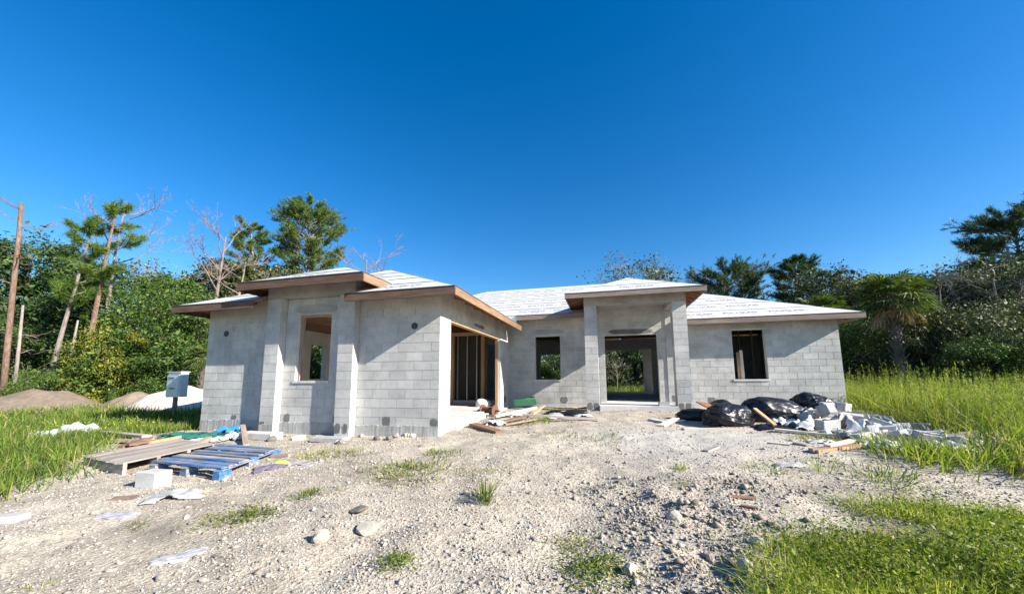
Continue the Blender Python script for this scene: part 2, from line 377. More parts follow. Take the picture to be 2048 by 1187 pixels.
def vnoise(x, y, s, seed=0):
    """cheap smooth value noise in 0..1 (vectorised)"""
    x = x*s+seed*17.3; y = y*s-seed*9.1
    xi = np.floor(x); yi = np.floor(y); fx = x-xi; fy = y-yi
    fx = fx*fx*(3-2*fx); fy = fy*fy*(3-2*fy)
    h = lambda a, b: np.modf(np.abs(np.sin(a*127.1+b*311.7)*43758.5453))[0]
    return (h(xi,yi)*(1-fx)+h(xi+1,yi)*fx)*(1-fy)+(h(xi,yi+1)*(1-fx)+h(xi+1,yi+1)*fx)*fy

# regions of the lot (world metres)
GRASS_L = [(-3.0,-5.3),(-3.5,-4.5),(-4.3,-3.5),(-5.3,-2.9),(-6.3,-2.2),(-7.0,-1.2),(-7.0,-.1),(-6.75,.3),(-6.9,7),(-9,16),(-48,24),(-48,-14),(-5,-7.5)]
TALL_R = [(10.62,7.0),(10.75,5.6),(10.3,4.4),(9.9,2.8),(9.3,1.2),(8.6,-.3),(8.3,-1.5),(12,-2.6),(30,0),(34,18),(12,18),(10.7,12)]
COVER = [(4.0,-5.2),(4.5,-4.2),(4.9,-3.5),(5.4,-2.9),(6.1,-2.0),(7.2,-1.7),(8.2,-1.6),(11,-3),(10,-6),(5,-6.5)]

COVER = [tuple(G(*q)[:2]) for q in ((1600, 1187), (1680, 1112), (1745, 1045), (1815, 1018), (1930, 1026), (2048, 1036), (2250, 1056), (2400, 1187), (1900, 1330), (1560, 1330))]
# ------------------------------------------------------------------ ground
def axis(lo, hi, step, far_, grow=1.22):
    a = list(np.arange(lo, hi+1e-6, step)); s = step
    x = hi
    while x < far_: s *= grow; x += s; a.append(x)
    s = step; x = lo
    while x > -far_: s *= grow; x -= s; a.insert(0, x)
    return A(a)
gx = axis(-9, 12, 0.085, 700); gy = axis(-8.5, 6.5, 0.085, 700)
GX, GY = np.meshgrid(gx, gy)
GZ = gz(GX, GY)
V = np.stack([GX, GY, GZ], -1).reshape(-1, 3)
ny, nx = GX.shape
idx = np.arange(nx*ny).reshape(ny, nx)
F = np.stack([idx[:-1,:-1], idx[:-1,1:], idx[1:,1:], idx[1:,:-1]], -1).reshape(-1, 4)
me = np_mesh('ground', V, F)
fx, fy = GX.ravel(), GY.ravel()
j1 = (vnoise(fx, fy, 1.5, 3)-.5)*0.9; j2 = (vnoise(fx, fy, 1.5, 4)-.5)*0.9
soil = (inpoly(fx+j1, fy+j2, GRASS_L) | inpoly(fx+j1, fy+j2, TALL_R) | (fy > 16.5) | (fx > 13) | (fx < -9)).astype(float)
soil = np.maximum(soil, 0.55*inpoly(fx+j1, fy+j2, COVER))
sandm = np.exp(-(((fx-6.6)/2.3)**2+((fy-.55)/0.85)**2)) + 0.8*np.exp(-(((fx-4.4)/1.3)**2+((fy-.2)/1.6)**2))
ca = me.color_attributes.new('soil', 'FLOAT_COLOR', 'POINT')
cols = np.stack([soil, np.clip(sandm, 0, .9), .5*darkbank(fx, fy)*(.1+1.1*vnoise(fx, fy, 3.1, 12)), 0*soil+1], -1).astype(np.float32)
ca.data.foreach_set('color', cols.ravel())
tag(obj('ground', me, 'ground_shell', None, True), kind='structure')

# ------------------------------------------------------------------ the block house
BL, CO = 0.4064, 0.2032                   # block length and course height
UL, UR, VC = -6.61, 10.466, 6.02          # left end, right end, plane of the set-back front wall
house = thing('concrete_block_house', 'unfinished grey concrete block house with white printed roof underlayment', 'house')
BLK = []                                   # every block face: dict, sorted later by its size in view
def cut(rects, openings):
    for (oa, ob, p, q) in openings:
        out = []
        for (a, b, c, d) in rects:
            if b <= oa or a >= ob or d <= p or c >= q: out.append((a, b, c, d)); continue
            if a < oa: out.append((a, oa, c, d))
            if b > ob: out.append((ob, b, c, d))
            m0, m1 = max(a, oa), min(b, ob)
            if c < p: out.append((m0, m1, c, p))
            if d > q: out.append((m0, m1, q, d))
        rects = out
    return rects
def make_wall(orient, face, s0, s1, zb, ztop, openings, anchor, phase, core=None, zbot=-0.55, depth=0.06, thick=0.19, mat='mortar', blocks=True, label=None):
    """a wall core of mortar with its openings, and the blocks that stand 8 mm proud of it"""
    c0, c1 = core if core else (s0, s1)
    mb = MB()
    for (a, b, c, d) in cut([(c0, c1, zbot, ztop)], openings):
        if orient == 'v': mb.box(a, b, face+0.008, face+thick, c, d)
        else: mb.box(face-thick, face-0.008, a, b, c, d)
    wobj = mb.build('wall', mat, house)
    if label: wobj['label'] = label
    if not blocks: return wobj
    k = 0
    while zb+k*CO < ztop-0.02:
        za, zc = zb+k*CO, min(zb+(k+1)*CO, ztop)
        off = BL/2 if (k+phase) % 2 else 0.0
        js = [s0, s1]
        if anchor == 'L': x = s0+off; 
        else: x = s1-off
        while s0-1e-6 <= x <= s1+1e-6:
            js.append(x); x += BL if anchor == 'L' else -BL
        js = sorted(set(round(j, 4) for j in js))
        rects = [(a, b, za, zc) for a, b in zip(js[:-1], js[1:]) if b-a > 0.03]
        for (a, b, c, d) in cut(rects, openings):
            if b-a < 0.03 or d-c < 0.03: continue
            BLK.append(dict(o=orient, f=face, a=a+.0055, b=b-.0055, c=c+.0055, d=d-.0055, dep=depth, par=wobj, end=(a <= s0+1e-3, b >= s1-1e-3)))
        k += 1
    return wobj
def make_column(u0, u1, v0, v1, zb, ztop, phase=0, label=None):
    mb = MB().box(u0+.009, u1-.009, v0+.009, v1-.002, -0.55, ztop)
    wobj = mb.build('column', 'mortar', house)
    if label: wobj['label'] = label
    k = 0
    while zb+k*CO < ztop-0.02:
        za, zc = zb+k*CO, min(zb+(k+1)*CO, ztop)
        if (k+phase) % 4 == 1: cells = [(u0, (u0+u1)/2), ((u0+u1)/2, u1)]
        else: cells = [(u0, u1)]
        for a, b in cells:
            BLK.append(dict(o='v', f=v0, a=a+(.004 if a > u0 else 0), b=b-(.004 if b < u1 else 0), c=za+.004, d=zc-.004, dep=v1-v0-.004, par=wobj, end=(0, 0)))
        k += 1
    return wobj
WIN_L = (-3.765, -2.815, 1.0, 2.60)
WIN_M = (0.97, 1.89, 0.97, 2.56)
DOOR = (3.47, 5.21, -0.6, 2.51)
WIN_R = (7.51, 8.46, 0.945, 2.55)
GAR = (0.58, 4.74, -0.6, 2.40)
make_wall('v', 0.0, UL, -4.51, 0.0, 3.05, [], 'L', 1, core=(UL+.012, -4.3), label='block wall left of the recessed bay, half in shade')
make_wall('v', 0.0, -4.11, -2.43, 0.0, 3.00, [WIN_L], 'L', 0, core=(-4.3, -2.2), label='bay wall round the tall window opening')
make_wall('v', 0.0, -2.04, 0.0, 0.0, 3.05, [], 'R', 1, core=(-2.2, -.012), label='front garage wall crossed by a diagonal eave shadow')
make_column(-4.51, -4.11, -0.2, 0.0, 0.0, 3.00, 2, 'pilaster on the sand pile side of the bay')
make_column(-2.435, -2.035, -0.2, 0.0, 0.0, 3.00, 0, 'pilaster on the garage side of the bay')
make_wall('u', 0.0, 0.062, VC+.1, 0.0, 3.05, [GAR], 'L', 0, core=(0.19, VC+.19), label='garage side wall with the wide door opening')
make_wall('v', VC, 0.0, 2.86, -.066, 3.45, [WIN_M], 'R', 0, core=(0.0, 2.86))
make_wall('v', VC, 2.86, 5.92, -.066, 3.75, [DOOR], 'L', 1, core=(2.86, 5.92))
make_wall('v', VC, 5.92, UR, -.066, 3.02, [WIN_R], 'R', 1, core=(5.92, UR-.012), label='right wing wall with one window opening')
make_wall('u', UR, VC+.062, 12.0, -.066, 3.02, [], 'L', 0, core=(VC+.19, 12.0))
make_wall('v', 11.5, 0.2, UR-.2, 0, 2.9, [(-.4, 1.9, .22, 2.25), (3.5, 5.66, .22, 2.42), (7.2, 8.9, .22, 2.2)], 'L', 0, blocks=False)
lw = MB()
for (a, b, c, d) in cut([(0.19, 11.5, -.55, 3.06)], [(3.28, 4.0, 1.06, 2.25)]): lw.box(UL+.012, UL+.2, a, b, c, d)
lw.build('wall', 'mortar', house)
bw = MB()
for (a, b, c, d) in cut([(UL+.2, 0.2, -.55, 2.86)], [(-1.0, -.3, .9, 2.0)]): bw.box(a, b, 11.5, 11.69, c, d)
bw.build('wall', 'mortar', house)
# porch columns and the engaged piers behind them
make_column(2.865, 3.255, 4.42, 4.82, -.066, 3.31, 0, 'porch column beside the small window')
make_column(5.475, 5.865, 4.42, 4.82, -.066, 3.31, 2, 'porch column beside the black bags')
make_column(5.49, 5.94, VC-.03, VC+.01, -.066, 3.29, 1)

def vis_size(b):
    cs, cz = (b['a']+b['b'])/2, (b['c']+b['d'])/2
    if b['o'] == 'v': P = A([cs, b['f'], cz]); n = A([0, -1, 0.])
    else: P = A([b['f'], cs, cz]); n = A([1., 0, 0])
    dv = CAM-P; L = np.linalg.norm(dv); ca = max(0, float(dv@n)/L)
    z = float((P-CAM)@_fw)
    if z < .5: return 0
    return (b['b']-b['a'])*(b['d']-b['c'])*ca*L/z**3
BLK.sort(key=vis_size, reverse=True)
_cache = {}
rest = {}
for i, b in enumerate(BLK):
    wid, hgt, dep = round(b['b']-b['a'], 3), round(b['d']-b['c'], 3), round(b['dep'], 3)
    cs, cz = (b['a']+b['b'])/2, (b['c']+b['d'])/2
    jit = random.uniform(-.0015, .0015)
    if i < 296:
        key = (wid, hgt, dep)
        if key not in _cache:
            _cache[key] = MB().box(-wid/2, wid/2, 0, dep, -hgt/2, hgt/2).mesh('block'); _cache[key].materials.append(MATS['block'])
        o = obj('block', _cache[key], None, b['par'])
        if b['o'] == 'v': o.location = (cs, b['f']+jit, cz)
        else: o.location = (b['f']+jit, cs, cz); o.rotation_euler = (0, 0, math.pi/2)
    else:
        mb = rest.setdefault(b['par'].name, (b['par'], MB()))[1]
        if b['o'] == 'v': mb.box(cs-wid/2, cs+wid/2, b['f']+jit, b['f']+dep, cz-hgt/2, cz+hgt/2)
        else: mb.box(b['f']-dep, b['f']+jit, cs-wid/2, cs+wid/2, cz-hgt/2, cz+hgt/2)
for par, mb in rest.values():
    tag(mb.build('block_courses', 'block', par), kind='stuff')

# parged footing course along the left wing, with its rough top edge
def parge(u0, u1, v, z0, z1, seed, du=0.045):
    rn = random.Random(seed); mb = MB(); n = max(2, int((u1-u0)/du)); pr = None
    for i in range(n+1):
        u = u0+(u1-u0)*i/n; zt = z1+rn.uniform(-.012, .012)+.045*(float(vnoise(A([u]), A([seed*3.]), 2.4, seed)[0])-.5)+.03*(float(vnoise(A([u]), A([seed*5.]), 9., seed)[0])-.5)
        cur = [(u, v-.012+rn.uniform(-.004, .004), z0), (u, v-.010+rn.uniform(-.003, .003), zt-.02), (u, v+.02, zt)]
        if pr: mb.poly([pr[0], cur[0], cur[1], pr[1]]); mb.poly([pr[1], cur[1], cur[2], pr[2]])
        pr = cur
    return mb
for a, b, v, zt, sd in ((UL+.01, -4.515, 0, .075, 1), (-4.105, -2.44, 0, .06, 2), (-2.03, -.012, 0, .045, 3), (-4.505, -4.115, -.2, .02, 4)):
    parge(a, b, v, -.5, zt, sd).build('footing_render', 'stucco_base', house)
# dark grout clean-outs at the foot of the walls
def blotch(cx, cz, w, h, seed, n=14):
    rn = random.Random(seed); pts = []
    for k in range(n):
        an = 2*math.pi*k/n; c, s = math.cos(an), math.sin(an)
        e = 0.5/max(abs(c), abs(s))**0.75
        r = e*rn.uniform(.86, 1.06); pts.append((cx+w*c*r, cz+h*s*r))
    return pts
def grout(orient, face, cs, cz, w, h, seed, mat='grout', name='grout_patch'):
    P = blotch(cs, cz, w, h, seed)
    if orient == 'v': MB().slab([(a, face-.006, z) for a, z in P], (0, -.012, 0)).build(name, mat, house)
    else: MB().slab([(face+.006, a, z) for a, z in P], (.012, 0, 0)).build(name, mat, house)
for i, (o_, f_, s_, z_, w_, h_) in enumerate((
    ('v', 0, -5.52, .10, .17, .17), ('v', -.2, -4.42, -.02, .15, .20), ('v', 0, -3.92, .14, .18, .20), ('v', 0, -2.56, .10, .15, .28),
    ('v', -.2, -2.33, -.03, .14, .21), ('v', -.2, -2.13, -.03, .10, .20), ('v', 0, -1.25, .12, .20, .20), ('v', 0, -.10, .07, .18, .26),
    ('v', VC, .85, .28, .20, .20), ('v', VC, 2.0, .26, .24, .22), ('v', VC, 6.78, .28, .22, .22),
    ('v', 4.42, 2.965, .17, .15, .22), ('v', 4.42, 3.155, .17, .15, .22), ('v', 4.42, 5.575, .19, .14, .2), ('v', 4.42, 5.765, .19, .14, .2), ('v', VC-.03, 5.66, .34, .16, .22),
    ('u', 0.0, 5.3, .32, .16, .22))):
    grout(o_, f_, s_, z_, w_, h_, i+11)
# smeared mortar over the window heads
grout('v', 0, -3.25, 2.74, 1.25, .20, 41, 'beam_concrete', 'lintel_smear')
grout('v', VC, 1.45, 2.72, 1.3, .18, 42, 'beam_concrete', 'lintel_smear')
grout('v', VC, 4.35, 2.63, 1.55, .17, 43, 'grout', 'lintel_smear')
grout('u', 0.0, 2.55, 2.52, .9, .10, 44, 'grout', 'lintel_smear')
grout('v', VC, 7.98, 2.66, 1.1, .14, 45, 'beam_concrete', 'lintel_smear')
# bay beam and porch beam, cast in place
MB().box(-4.515, -2.03, -.206, 0.10, 3.003, 3.335).build('tie_beam', 'beam_concrete', house)
MB().box(2.86, 5.87, 4.415, 4.62, 3.314, 3.61).build('tie_beam', 'beam_concrete', house)
for u in (2.865, 5.475): MB().box(u+.004, u+.386, 4.622, VC-.004, 3.316, 3.60).build('tie_beam', 'beam_concrete', house)
MB().box(3.26, 5.47, 4.625, VC-.004, 3.50, 3.54).build('porch_ceiling', 'beam_concrete', house)
for x in (-4.5, -2.24): MB().box(x, x+.2, .102, 2.2, 2.86, 3.33).build('bay_side_wall', 'beam_concrete', house)
# precast sills
def sill(w, v):
    MB().box(w[0]-.05, w[1]+.03, v-.025, v+.19, w[2]-.045, w[2]+.012).build('window_sill', 'smooth_concrete', house)
sill(WIN_L, 0); sill(WIN_M, VC); sill(WIN_R, VC)
# wooden bucks inside the openings
def buck(wn, v, mat='old_wood'):
    a, b, c, d = wn; c = max(c, .1)+.014
    plank('buck', (a+.022, v+.13, c), (a+.022, v+.13, d-.002), .10, .04, mat, house, up=(1, 0, 0))
    plank('buck', (b-.022, v+.13, c), (b-.022, v+.13, d-.002), .10, .04, mat, house, up=(1, 0, 0))
    plank('buck', (a+.045, v+.13, d-.022), (b-.045, v+.13, d-.022), .10, .04, mat, house)
buck(WIN_L, 0)
plank('buck', (-.10, GAR[0]+.02, .09), (-.10, GAR[0]+.02, 2.395), .15, .035, 'stud_wood', house, up=(0, 1, 0))
plank('buck', (-.13, GAR[1]-.02, .09), (-.13, GAR[1]-.02, 2.395), .09, .035, 'stud_wood', house, up=(0, 1, 0))
plank('buck', (-.10, GAR[0]+.04, 2.378), (-.10, GAR[1]-.04, 2.378), .15, .035, 'stud_wood', house)
# round vents in the block
def vent(u, z, v=0.0, r=.075):
    ring = MB()
    ring.tube([(u, v-.012, z), (u, v+.05, z)], [r, r], 16); vo_ = ring.build('round_vent', 'vent_dark', house, False)
    hub = MB().tube([(u, v-.018, z), (u, v-.010, z)], [r*.45, r*.45], 12); hub.build('vent_hub', 'dark_metal', vo_)
    for k in range(4): MB().box(u-r*.9, u+r*.9, v-.016, v-.012, z-r*.6+k*r*.4-.004, z-r*.6+k*r*.4+.004).build('vent_slat', 'dark_metal', vo_)
vent(*on(453, 667, 1, 0.0)[[0, 2]]); vent(*on(829.5, 651.5, 1, 0.0)[[0, 2]])
# floors
MB().box(UL+.2, -.002, .19, 6.0, -.3, .08).build('garage_slab', 'smooth_concrete', house)
MB().box(.0, .16, GAR[0]+.02, 5.0, -.3, .045).build('garage_apron', 'smooth_concrete', house)
MB().box(.19, UR-.19, VC+.19, 15.4, -.3, .22).build('house_slab', 'smooth_concrete', house)
MB().box(UL+.2, .188, 6.004, 11.5, -.3, .215).build('house_slab', 'smooth_concrete', house)
MB().box(3.262, 5.47, 4.30, VC-.003, -.3, .195).build('porch_slab', 'smooth_concrete', house)
MB().box(3.47, 5.21, VC-.002, VC+.189, -.3, .21).build('door_sill', 'smooth_concrete', house)
# lanai column seen through the house
q0 = on(1287.8, 735, 1, 14.6)[0]; q1 = on(1303.5, 735, 1, 14.6)[0]
MB().box(q0, q1, 14.6, 15.0, .22, 2.9).build('lanai_column', 'smooth_concrete', house)
MB().box(-1, UR-.2, 14.62, 14.98, 2.6, 2.95).build('lanai_beam', 'beam_concrete', house)
# interior framing: studs behind the garage and inside the rooms
def stud(u, v, z0, z1, mat='stud_wood', w=.09, t=.04, up=(1, 0, 0)): plank('stud', (u, v, z0), (u, v, z1), w, t, mat, house, up=up)
for k in range(12):
    u = -4.6+k*.40
    stud(u, 6.3, .215, 2.80, 'grey_steel' if -2.3 < u < -1.2 else 'old_wood')
stud(-2.32, 6.05, .08, 2.70, w=.14, t=.12); stud(-1.05, 6.05, .08, 2.70, w=.20, t=.14)
plank('header', (-2.45, 6.05, 2.76), (-.9, 6.05, 2.76), .14, .12, 'stud_wood', house)
plank('top_plate', (-4.8, 6.3, 2.82), (-.2, 6.3, 2.82), .09, .04, 'old_wood', house)
for k in range(9): stud(6.3+k*.42, 8.2, .22, 2.9, 'old_wood')
for k in range(6): stud(3.05, 7.0+k*.42, .22, 2.9, 'old_wood', up=(0, 1, 0))
for k in range(6): stud(5.85, 7.0+k*.42, .22, 2.9, 'old_wood', up=(0, 1, 0))
MB().box(3.0, 3.04, 6.3, 9.6, .22, 2.95).build('partition', 'interior_shade', house)
MB().box(5.86, 5.9, 6.3, 9.6, .22, 2.95).build('partition', 'interior_shade', house)
MB().slab([(UL+.2, 6.36, 2.86), (-.2, 6.36, 2.86), (-.2, 6.36, 3.1), (-3.6, 6.36, 4.6), (UL+.2, 6.36, 3.0)], (0, -.03, 0)).build('attic_light_screen', 'rust_wood', house)  # panel added to keep attic light out of the left wing
MB().box(-4.9, -1.25, 6.36, 6.39, .2, 2.86).build('partition', 'interior_shade', house)
for k in range(5):
    u = -6.0+k*.5
    plank('ceiling_joist', (u, .25, 2.70), (u, 5.9, 2.70), .04, .12, 'rust_wood', house)
MB().box(UL+.2, -3.2, 4.6, 4.64, .08, 2.4).build('partition', 'interior_shade', house)
MB().box(.2, UR-.2, VC+.2, 11.49, 2.96, 2.98).build('ceiling_board', 'interior_shade', house)
l0 = on(1487, 757, 1, VC+.28); l1 = on(1481, 700, 1, VC+.22); plank('loose_stud', (l0[0], l0[1], .22), (l1[0], l1[1], l1[2]), .09, .04, 'pale_wood', house, up=(0, 1, 0))
l0 = on(1480, 757, 1, VC+.34); l1 = on(1475, 704, 1, VC+.30); plank('loose_stud', (l0[0], l0[1], .22), (l1[0], l1[1], l1[2]), .09, .04, 'stud_wood', house, up=(0, 1, 0))

# ------------------------------------------------------------------ roof
S = 0.45
roof = bpy.data.objects.new('roof', bpy.data.meshes.new('roof')); COL.objects.link(roof); roof.parent = house
deck = MB()
def clip(poly, p, n):
    out = []
    for i in range(len(poly)):
        a, b = poly[i], poly[(i+1) % len(poly)]; da, db = (a-p).dot(n), (b-p).dot(n)
        if da >= 0: out.append(a)
        if (da >= 0) != (db >= 0): out.append(a+(b-a)*(da/(da-db)))
    return out
def text_mesh():
    cu = bpy.data.curves.new('lettering_curve', 'FONT'); cu.body = 'POLYGLASS'; cu.size = 1.0; cu.offset = 0.012; cu.space_character = 1.12; cu.resolution_u = 2
    ob = bpy.data.objects.new('lettering_tmp', cu); COL.objects.link(ob)
    bpy.context.view_layer.update()
    me = bpy.data.meshes.new_from_object(ob.evaluated_get(bpy.context.evaluated_depsgraph_get()))
    bpy.data.objects.remove(ob); bpy.data.curves.remove(cu)
    v = np.empty(len(me.vertices)*3, np.float32); me.vertices.foreach_get('co', v); v = v.reshape(-1, 3)
    f = [tuple(p.vertices) for p in me.polygons]; bpy.data.meshes.remove(me)
    v[:, 0] -= v[:, 0].min(); v[:, 1] -= v[:, 1].min(); v[:, 0] /= v[:, 0].max(); v[:, 1] /= v[:, 1].max()
    return v, f
TXV, TXF = text_mesh()
def roof_plane(pts, letter=True, seed=0, strip=0.95):
    pts = [Vector(p) for p in pts]
    n = Vector((0, 0, 0))
    for i in range(len(pts)): n += pts[i].cross(pts[(i+1) % len(pts)])
    n.normalize()
    if n.z < 0: n = -n; pts = pts[::-1]
    up = (Vector((0, 0, 1))-n*n.z).normalized(); side = up.cross(n).normalized()
    deck.slab([p-n*.004 for p in pts], n*.024)
    o = min(pts, key=lambda p: p.dot(up)); s0 = o.dot(up); s1 = max(p.dot(up) for p in pts)
    k = 0; rn = random.Random(seed); lm = MB()
    while s0+k*strip < s1-.02:
        a = s0+k*strip; lo = a-(.07 if k else -0.0); hi = a+strip
        po = clip(pts, up*lo + n*0, up); po = clip(po, up*hi, -up) if po else po
        if len(po) >= 3:
            lift = lambda p: p + n*(.002+.014*max(0., 1-(p.dot(up)-a)/strip))
            MB().slab([lift(p) for p in po], n*.0025).build('underlayment_sheet', 'underlayment', roof)
            if letter:
                off = rn.uniform(0, 1.3)
                sides = [p.dot(side) for p in pts]; x = min(sides)-1.3+off
                while x < max(sides):
                    z0, hh, ww = a+strip*.42, .20, .98
                    ok = True
                    for (cx, cy) in ((x-.05, z0-.2), (x+ww+.05, z0-.2), (x-.05, z0+hh+.05), (x+ww+.05, z0+hh+.05)):
                        q = side*cx+up*cy+n*pts[0].dot(n)
                        P2 = [(p.dot(side), p.dot(up)) for p in pts]
                        if not inpoly(A([cx]), A([cy]), P2)[0]: ok = False
                    if ok:
                        base = len(lm.v)
                        put = lambda cx, cy: tuple(side*cx+up*cy+n*(pts[0].dot(n)+.0045+.014*max(0., 1-(cy-a)/strip)))
                        lm.v += [put(x+ww*v[0], z0+hh*v[1]) for v in TXV]; lm.f += [tuple(base+j for j in f) for f in TXF]
                        xx = x+.02
                        while xx < x+ww+.1:           # the fine print under the name, too small to read
                            wd = rn.uniform(.06, .15); b2 = len(lm.v)
                            lm.v += [put(xx, z0-.16), put(xx+wd, z0-.16), put(xx+wd, z0-.135), put(xx, z0-.135)]; lm.f.append((b2, b2+1, b2+2, b2+3)); xx += wd+rn.choice((.03, .12, .22))
                    x += 1.32
        k += 1
    if lm.v: tag(lm.build('printed_lettering', 'print_grey', roof), kind='stuff')
ZL, ZM, ZR, ZP, ZT = 2.895, 3.28, 2.905, 3.63, 3.30
rz_ = ZL+S*4.15
# left wing
fp = [Vector(q) for q in ((-7.07,-.55,ZL),(.55,-.55,ZL),(-3.6,3.6,rz_))]
roof_plane(clip(fp, Vector((-4.53,0,0)), Vector((-1,0,0))), True, 1)
roof_plane(clip(fp, Vector((-2.02,0,0)), Vector((1,0,0))), True, 11)
roof_plane(clip(clip(clip(fp, Vector((-4.532,0,0)), Vector((1,0,0))), Vector((-2.018,0,0)), Vector((-1,0,0))), Vector((0,.12,0)), Vector((0,1,0))), True, 12)
roof_plane([(.55,-.55,ZL),(.55,5.45,ZL),(-.306,5.45,ZL+S*.856),(-3.6,8.744,rz_),(-3.6,3.6,rz_)], True, 2)
deck.slab([Vector((-7.07,-.55,ZL)),Vector((-3.6,3.6,rz_)),Vector((-3.6,8.744,rz_)),Vector((-7.07,8.744,ZL))], (0,0,.03))
MB().slab([(-7.07,-.55,ZL+.012),(-3.6,3.6,rz_+.012),(-3.6,8.744,rz_+.012),(-7.07,8.744,ZL+.012)], (0,0,.006)).build('underlayment_sheet', 'underlayment', roof)
# main roof behind
def zm(v): return ZM+S*(v-5.45)
ml = -2.22
roof_plane([(-.306,5.45,ZM),(2.845,5.45,ZM),(2.845,6.21,zm(6.21)),(4.36,6.21,zm(6.21)),(4.36,10.29,zm(10.29)),(ml,10.29,zm(10.29)),(ml-3.0,7.29,zm(7.29)),(-5.05,7.29,zm(7.29)),(-3.6,8.744,rz_)], True, 3)
roof_plane([(ml,10.29,zm(10.29)),(ml-3.0,13.29,zm(7.29)),(ml-3.0,7.29,zm(7.29))], False)
roof_plane([(ml-3.0,13.29,zm(7.29)),(ml,10.29,zm(10.29)),(4.36,10.29,zm(10.29)),(4.36,16.0,zm(10.29)-S*5.71),(ml-3.0,16.0,zm(10.29)-S*5.71)], False)
MB().slab([(-.30,5.449,ZM-.003),(.40,5.449,ZM-.003),(.40,5.449,2.98),(-.30,5.449,ZM-.03)], (0,-.02,0)).build('flashing_flap', 'underlayment', roof)
# right wing
def zr(v): return ZR+S*(v-5.58)
rv = 10.29; ru = 10.9-(rv-5.58)
roof_plane([(4.36,6.21,zr(6.21)),(5.955,6.21,zr(6.21)),(5.955,5.58,ZR),(10.9,5.58,ZR),(ru,rv,zr(rv)),(4.36,rv,zr(rv))], True, 4)
roof_plane([(10.9,5.58,ZR),(10.9,15.0,ZR),(ru,rv,zr(rv))], True, 5)
roof_plane([(10.9,15.0,ZR),(4.36,15.0,ZR),(4.36,rv,zr(rv)),(ru,rv,zr(rv))], False)
deck.slab([Vector((4.36,6.22,zr(6.22))),Vector((4.36,10.29,zr(10.29))),Vector((4.36,10.29,zm(10.29)-.01)),Vector((4.36,6.22,zm(6.22)-.01))], (.02,0,0))
# bay roof
roof_plane([(-4.86,-.70,ZT),(-1.49,-.70,ZT),(-3.36,1.05,ZT+S*1.75)], True, 6)
va = lambda z: -.55+(z-ZL)/S
roof_plane([(-1.49,-.70,ZT),(-1.49,va(ZT),ZT),(-3.36,va(ZT+S*1.75),ZT+S*1.75),(-3.36,1.05,ZT+S*1.75)], True, 7)
roof_plane([(-4.86,-.70,ZT),(-3.36,1.05,ZT+S*1.75),(-3.36,va(ZT+S*1.75),ZT+S*1.75),(-4.86,va(ZT),ZT)], False)
# porch roof
pa = ZP+S*1.978
roof_plane([(2.355,3.97,ZP),(6.31,3.97,ZP),(4.333,5.948,pa)], True, 8)
roof_plane([(2.355,3.97,ZP),(4.333,5.948,pa),(4.333,5.45+(pa-ZM)/S,pa),(2.355,5.45+(ZP-ZM)/S,ZP)], True, 9)
roof_plane([(6.31,3.97,ZP),(6.31,5.58+(ZP-ZR)/S,ZP),(4.333,5.58+(pa-ZR)/S,pa),(4.333,5.948,pa)], True, 10)
dm = deck.mesh('roof'); dm.materials.append(MATS['deck_wood']); old = roof.data; roof.data = dm; bpy.data.meshes.remove(old)
roof['label'] = 'low hipped roof covered in white underlayment printed in grey'
# fascia boards
def fascia(p0, p1, top, h, mat, out, extra=0.0):
    d = (Vector((p1[0],p1[1],0))-Vector((p0[0],p0[1],0))).normalized(); zc = top-.006-h/2
    a = Vector((p0[0], p0[1], zc))-d*extra; b = Vector((p1[0], p1[1], zc))+d*extra
    o_ = Vector(out)*.018
    plank('fascia_board', a+o_, b+o_, h, .036, mat, roof, up=out)
    m = MB(); 
    e = plank('drip_edge', Vector((a.x, a.y, top+.006))+o_*1.3, Vector((b.x, b.y, top+.006))+o_*1.3, .05, .012, 'roof_edge_dark', roof)
FH = .165
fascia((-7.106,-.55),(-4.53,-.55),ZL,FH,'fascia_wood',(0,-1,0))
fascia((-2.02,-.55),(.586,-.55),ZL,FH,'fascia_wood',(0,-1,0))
fascia((.55,-.548),(.55,3.0),ZL,FH,'fascia_sunlit',(1,0,0)); fascia((.55,3.004),(.55,5.47),ZL,FH,'fascia_sunlit',(1,0,0))
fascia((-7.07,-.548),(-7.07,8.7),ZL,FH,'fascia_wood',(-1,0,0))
fascia((.40,5.45),(2.82,5.45),ZM,FH,'fascia_grey',(0,-1,0))
fascia((5.96,5.58),(7.35,5.58),ZR,FH,'fascia_grey',(0,-1,0)); fascia((7.354,5.58),(10.936,5.58),ZR,FH,'fascia_grey',(0,-1,0))
fascia((10.9,5.582),(10.9,15.0),ZR,FH,'fascia_grey',(1,0,0))
fascia((-4.86,-.70),(-1.454,-.70),ZT,.18,'fascia_wood',(0,-1,0)); fascia((-1.49,-.698),(-1.49,.42),ZT,.18,'fascia_sunlit',(1,0,0)); fascia((-4.86,-.698),(-4.86,.3),ZT,.18,'fascia_wood',(-1,0,0))
fascia((2.319,3.97),(6.346,3.97),ZP,.145,'fascia_grey',(0,-1,0)); fascia((2.355,3.972),(2.355,6.2),ZP,.145,'fascia_grey',(-1,0,0)); fascia((6.31,3.972),(6.31,7.15),ZP,.145,'fascia_grey',(1,0,0))
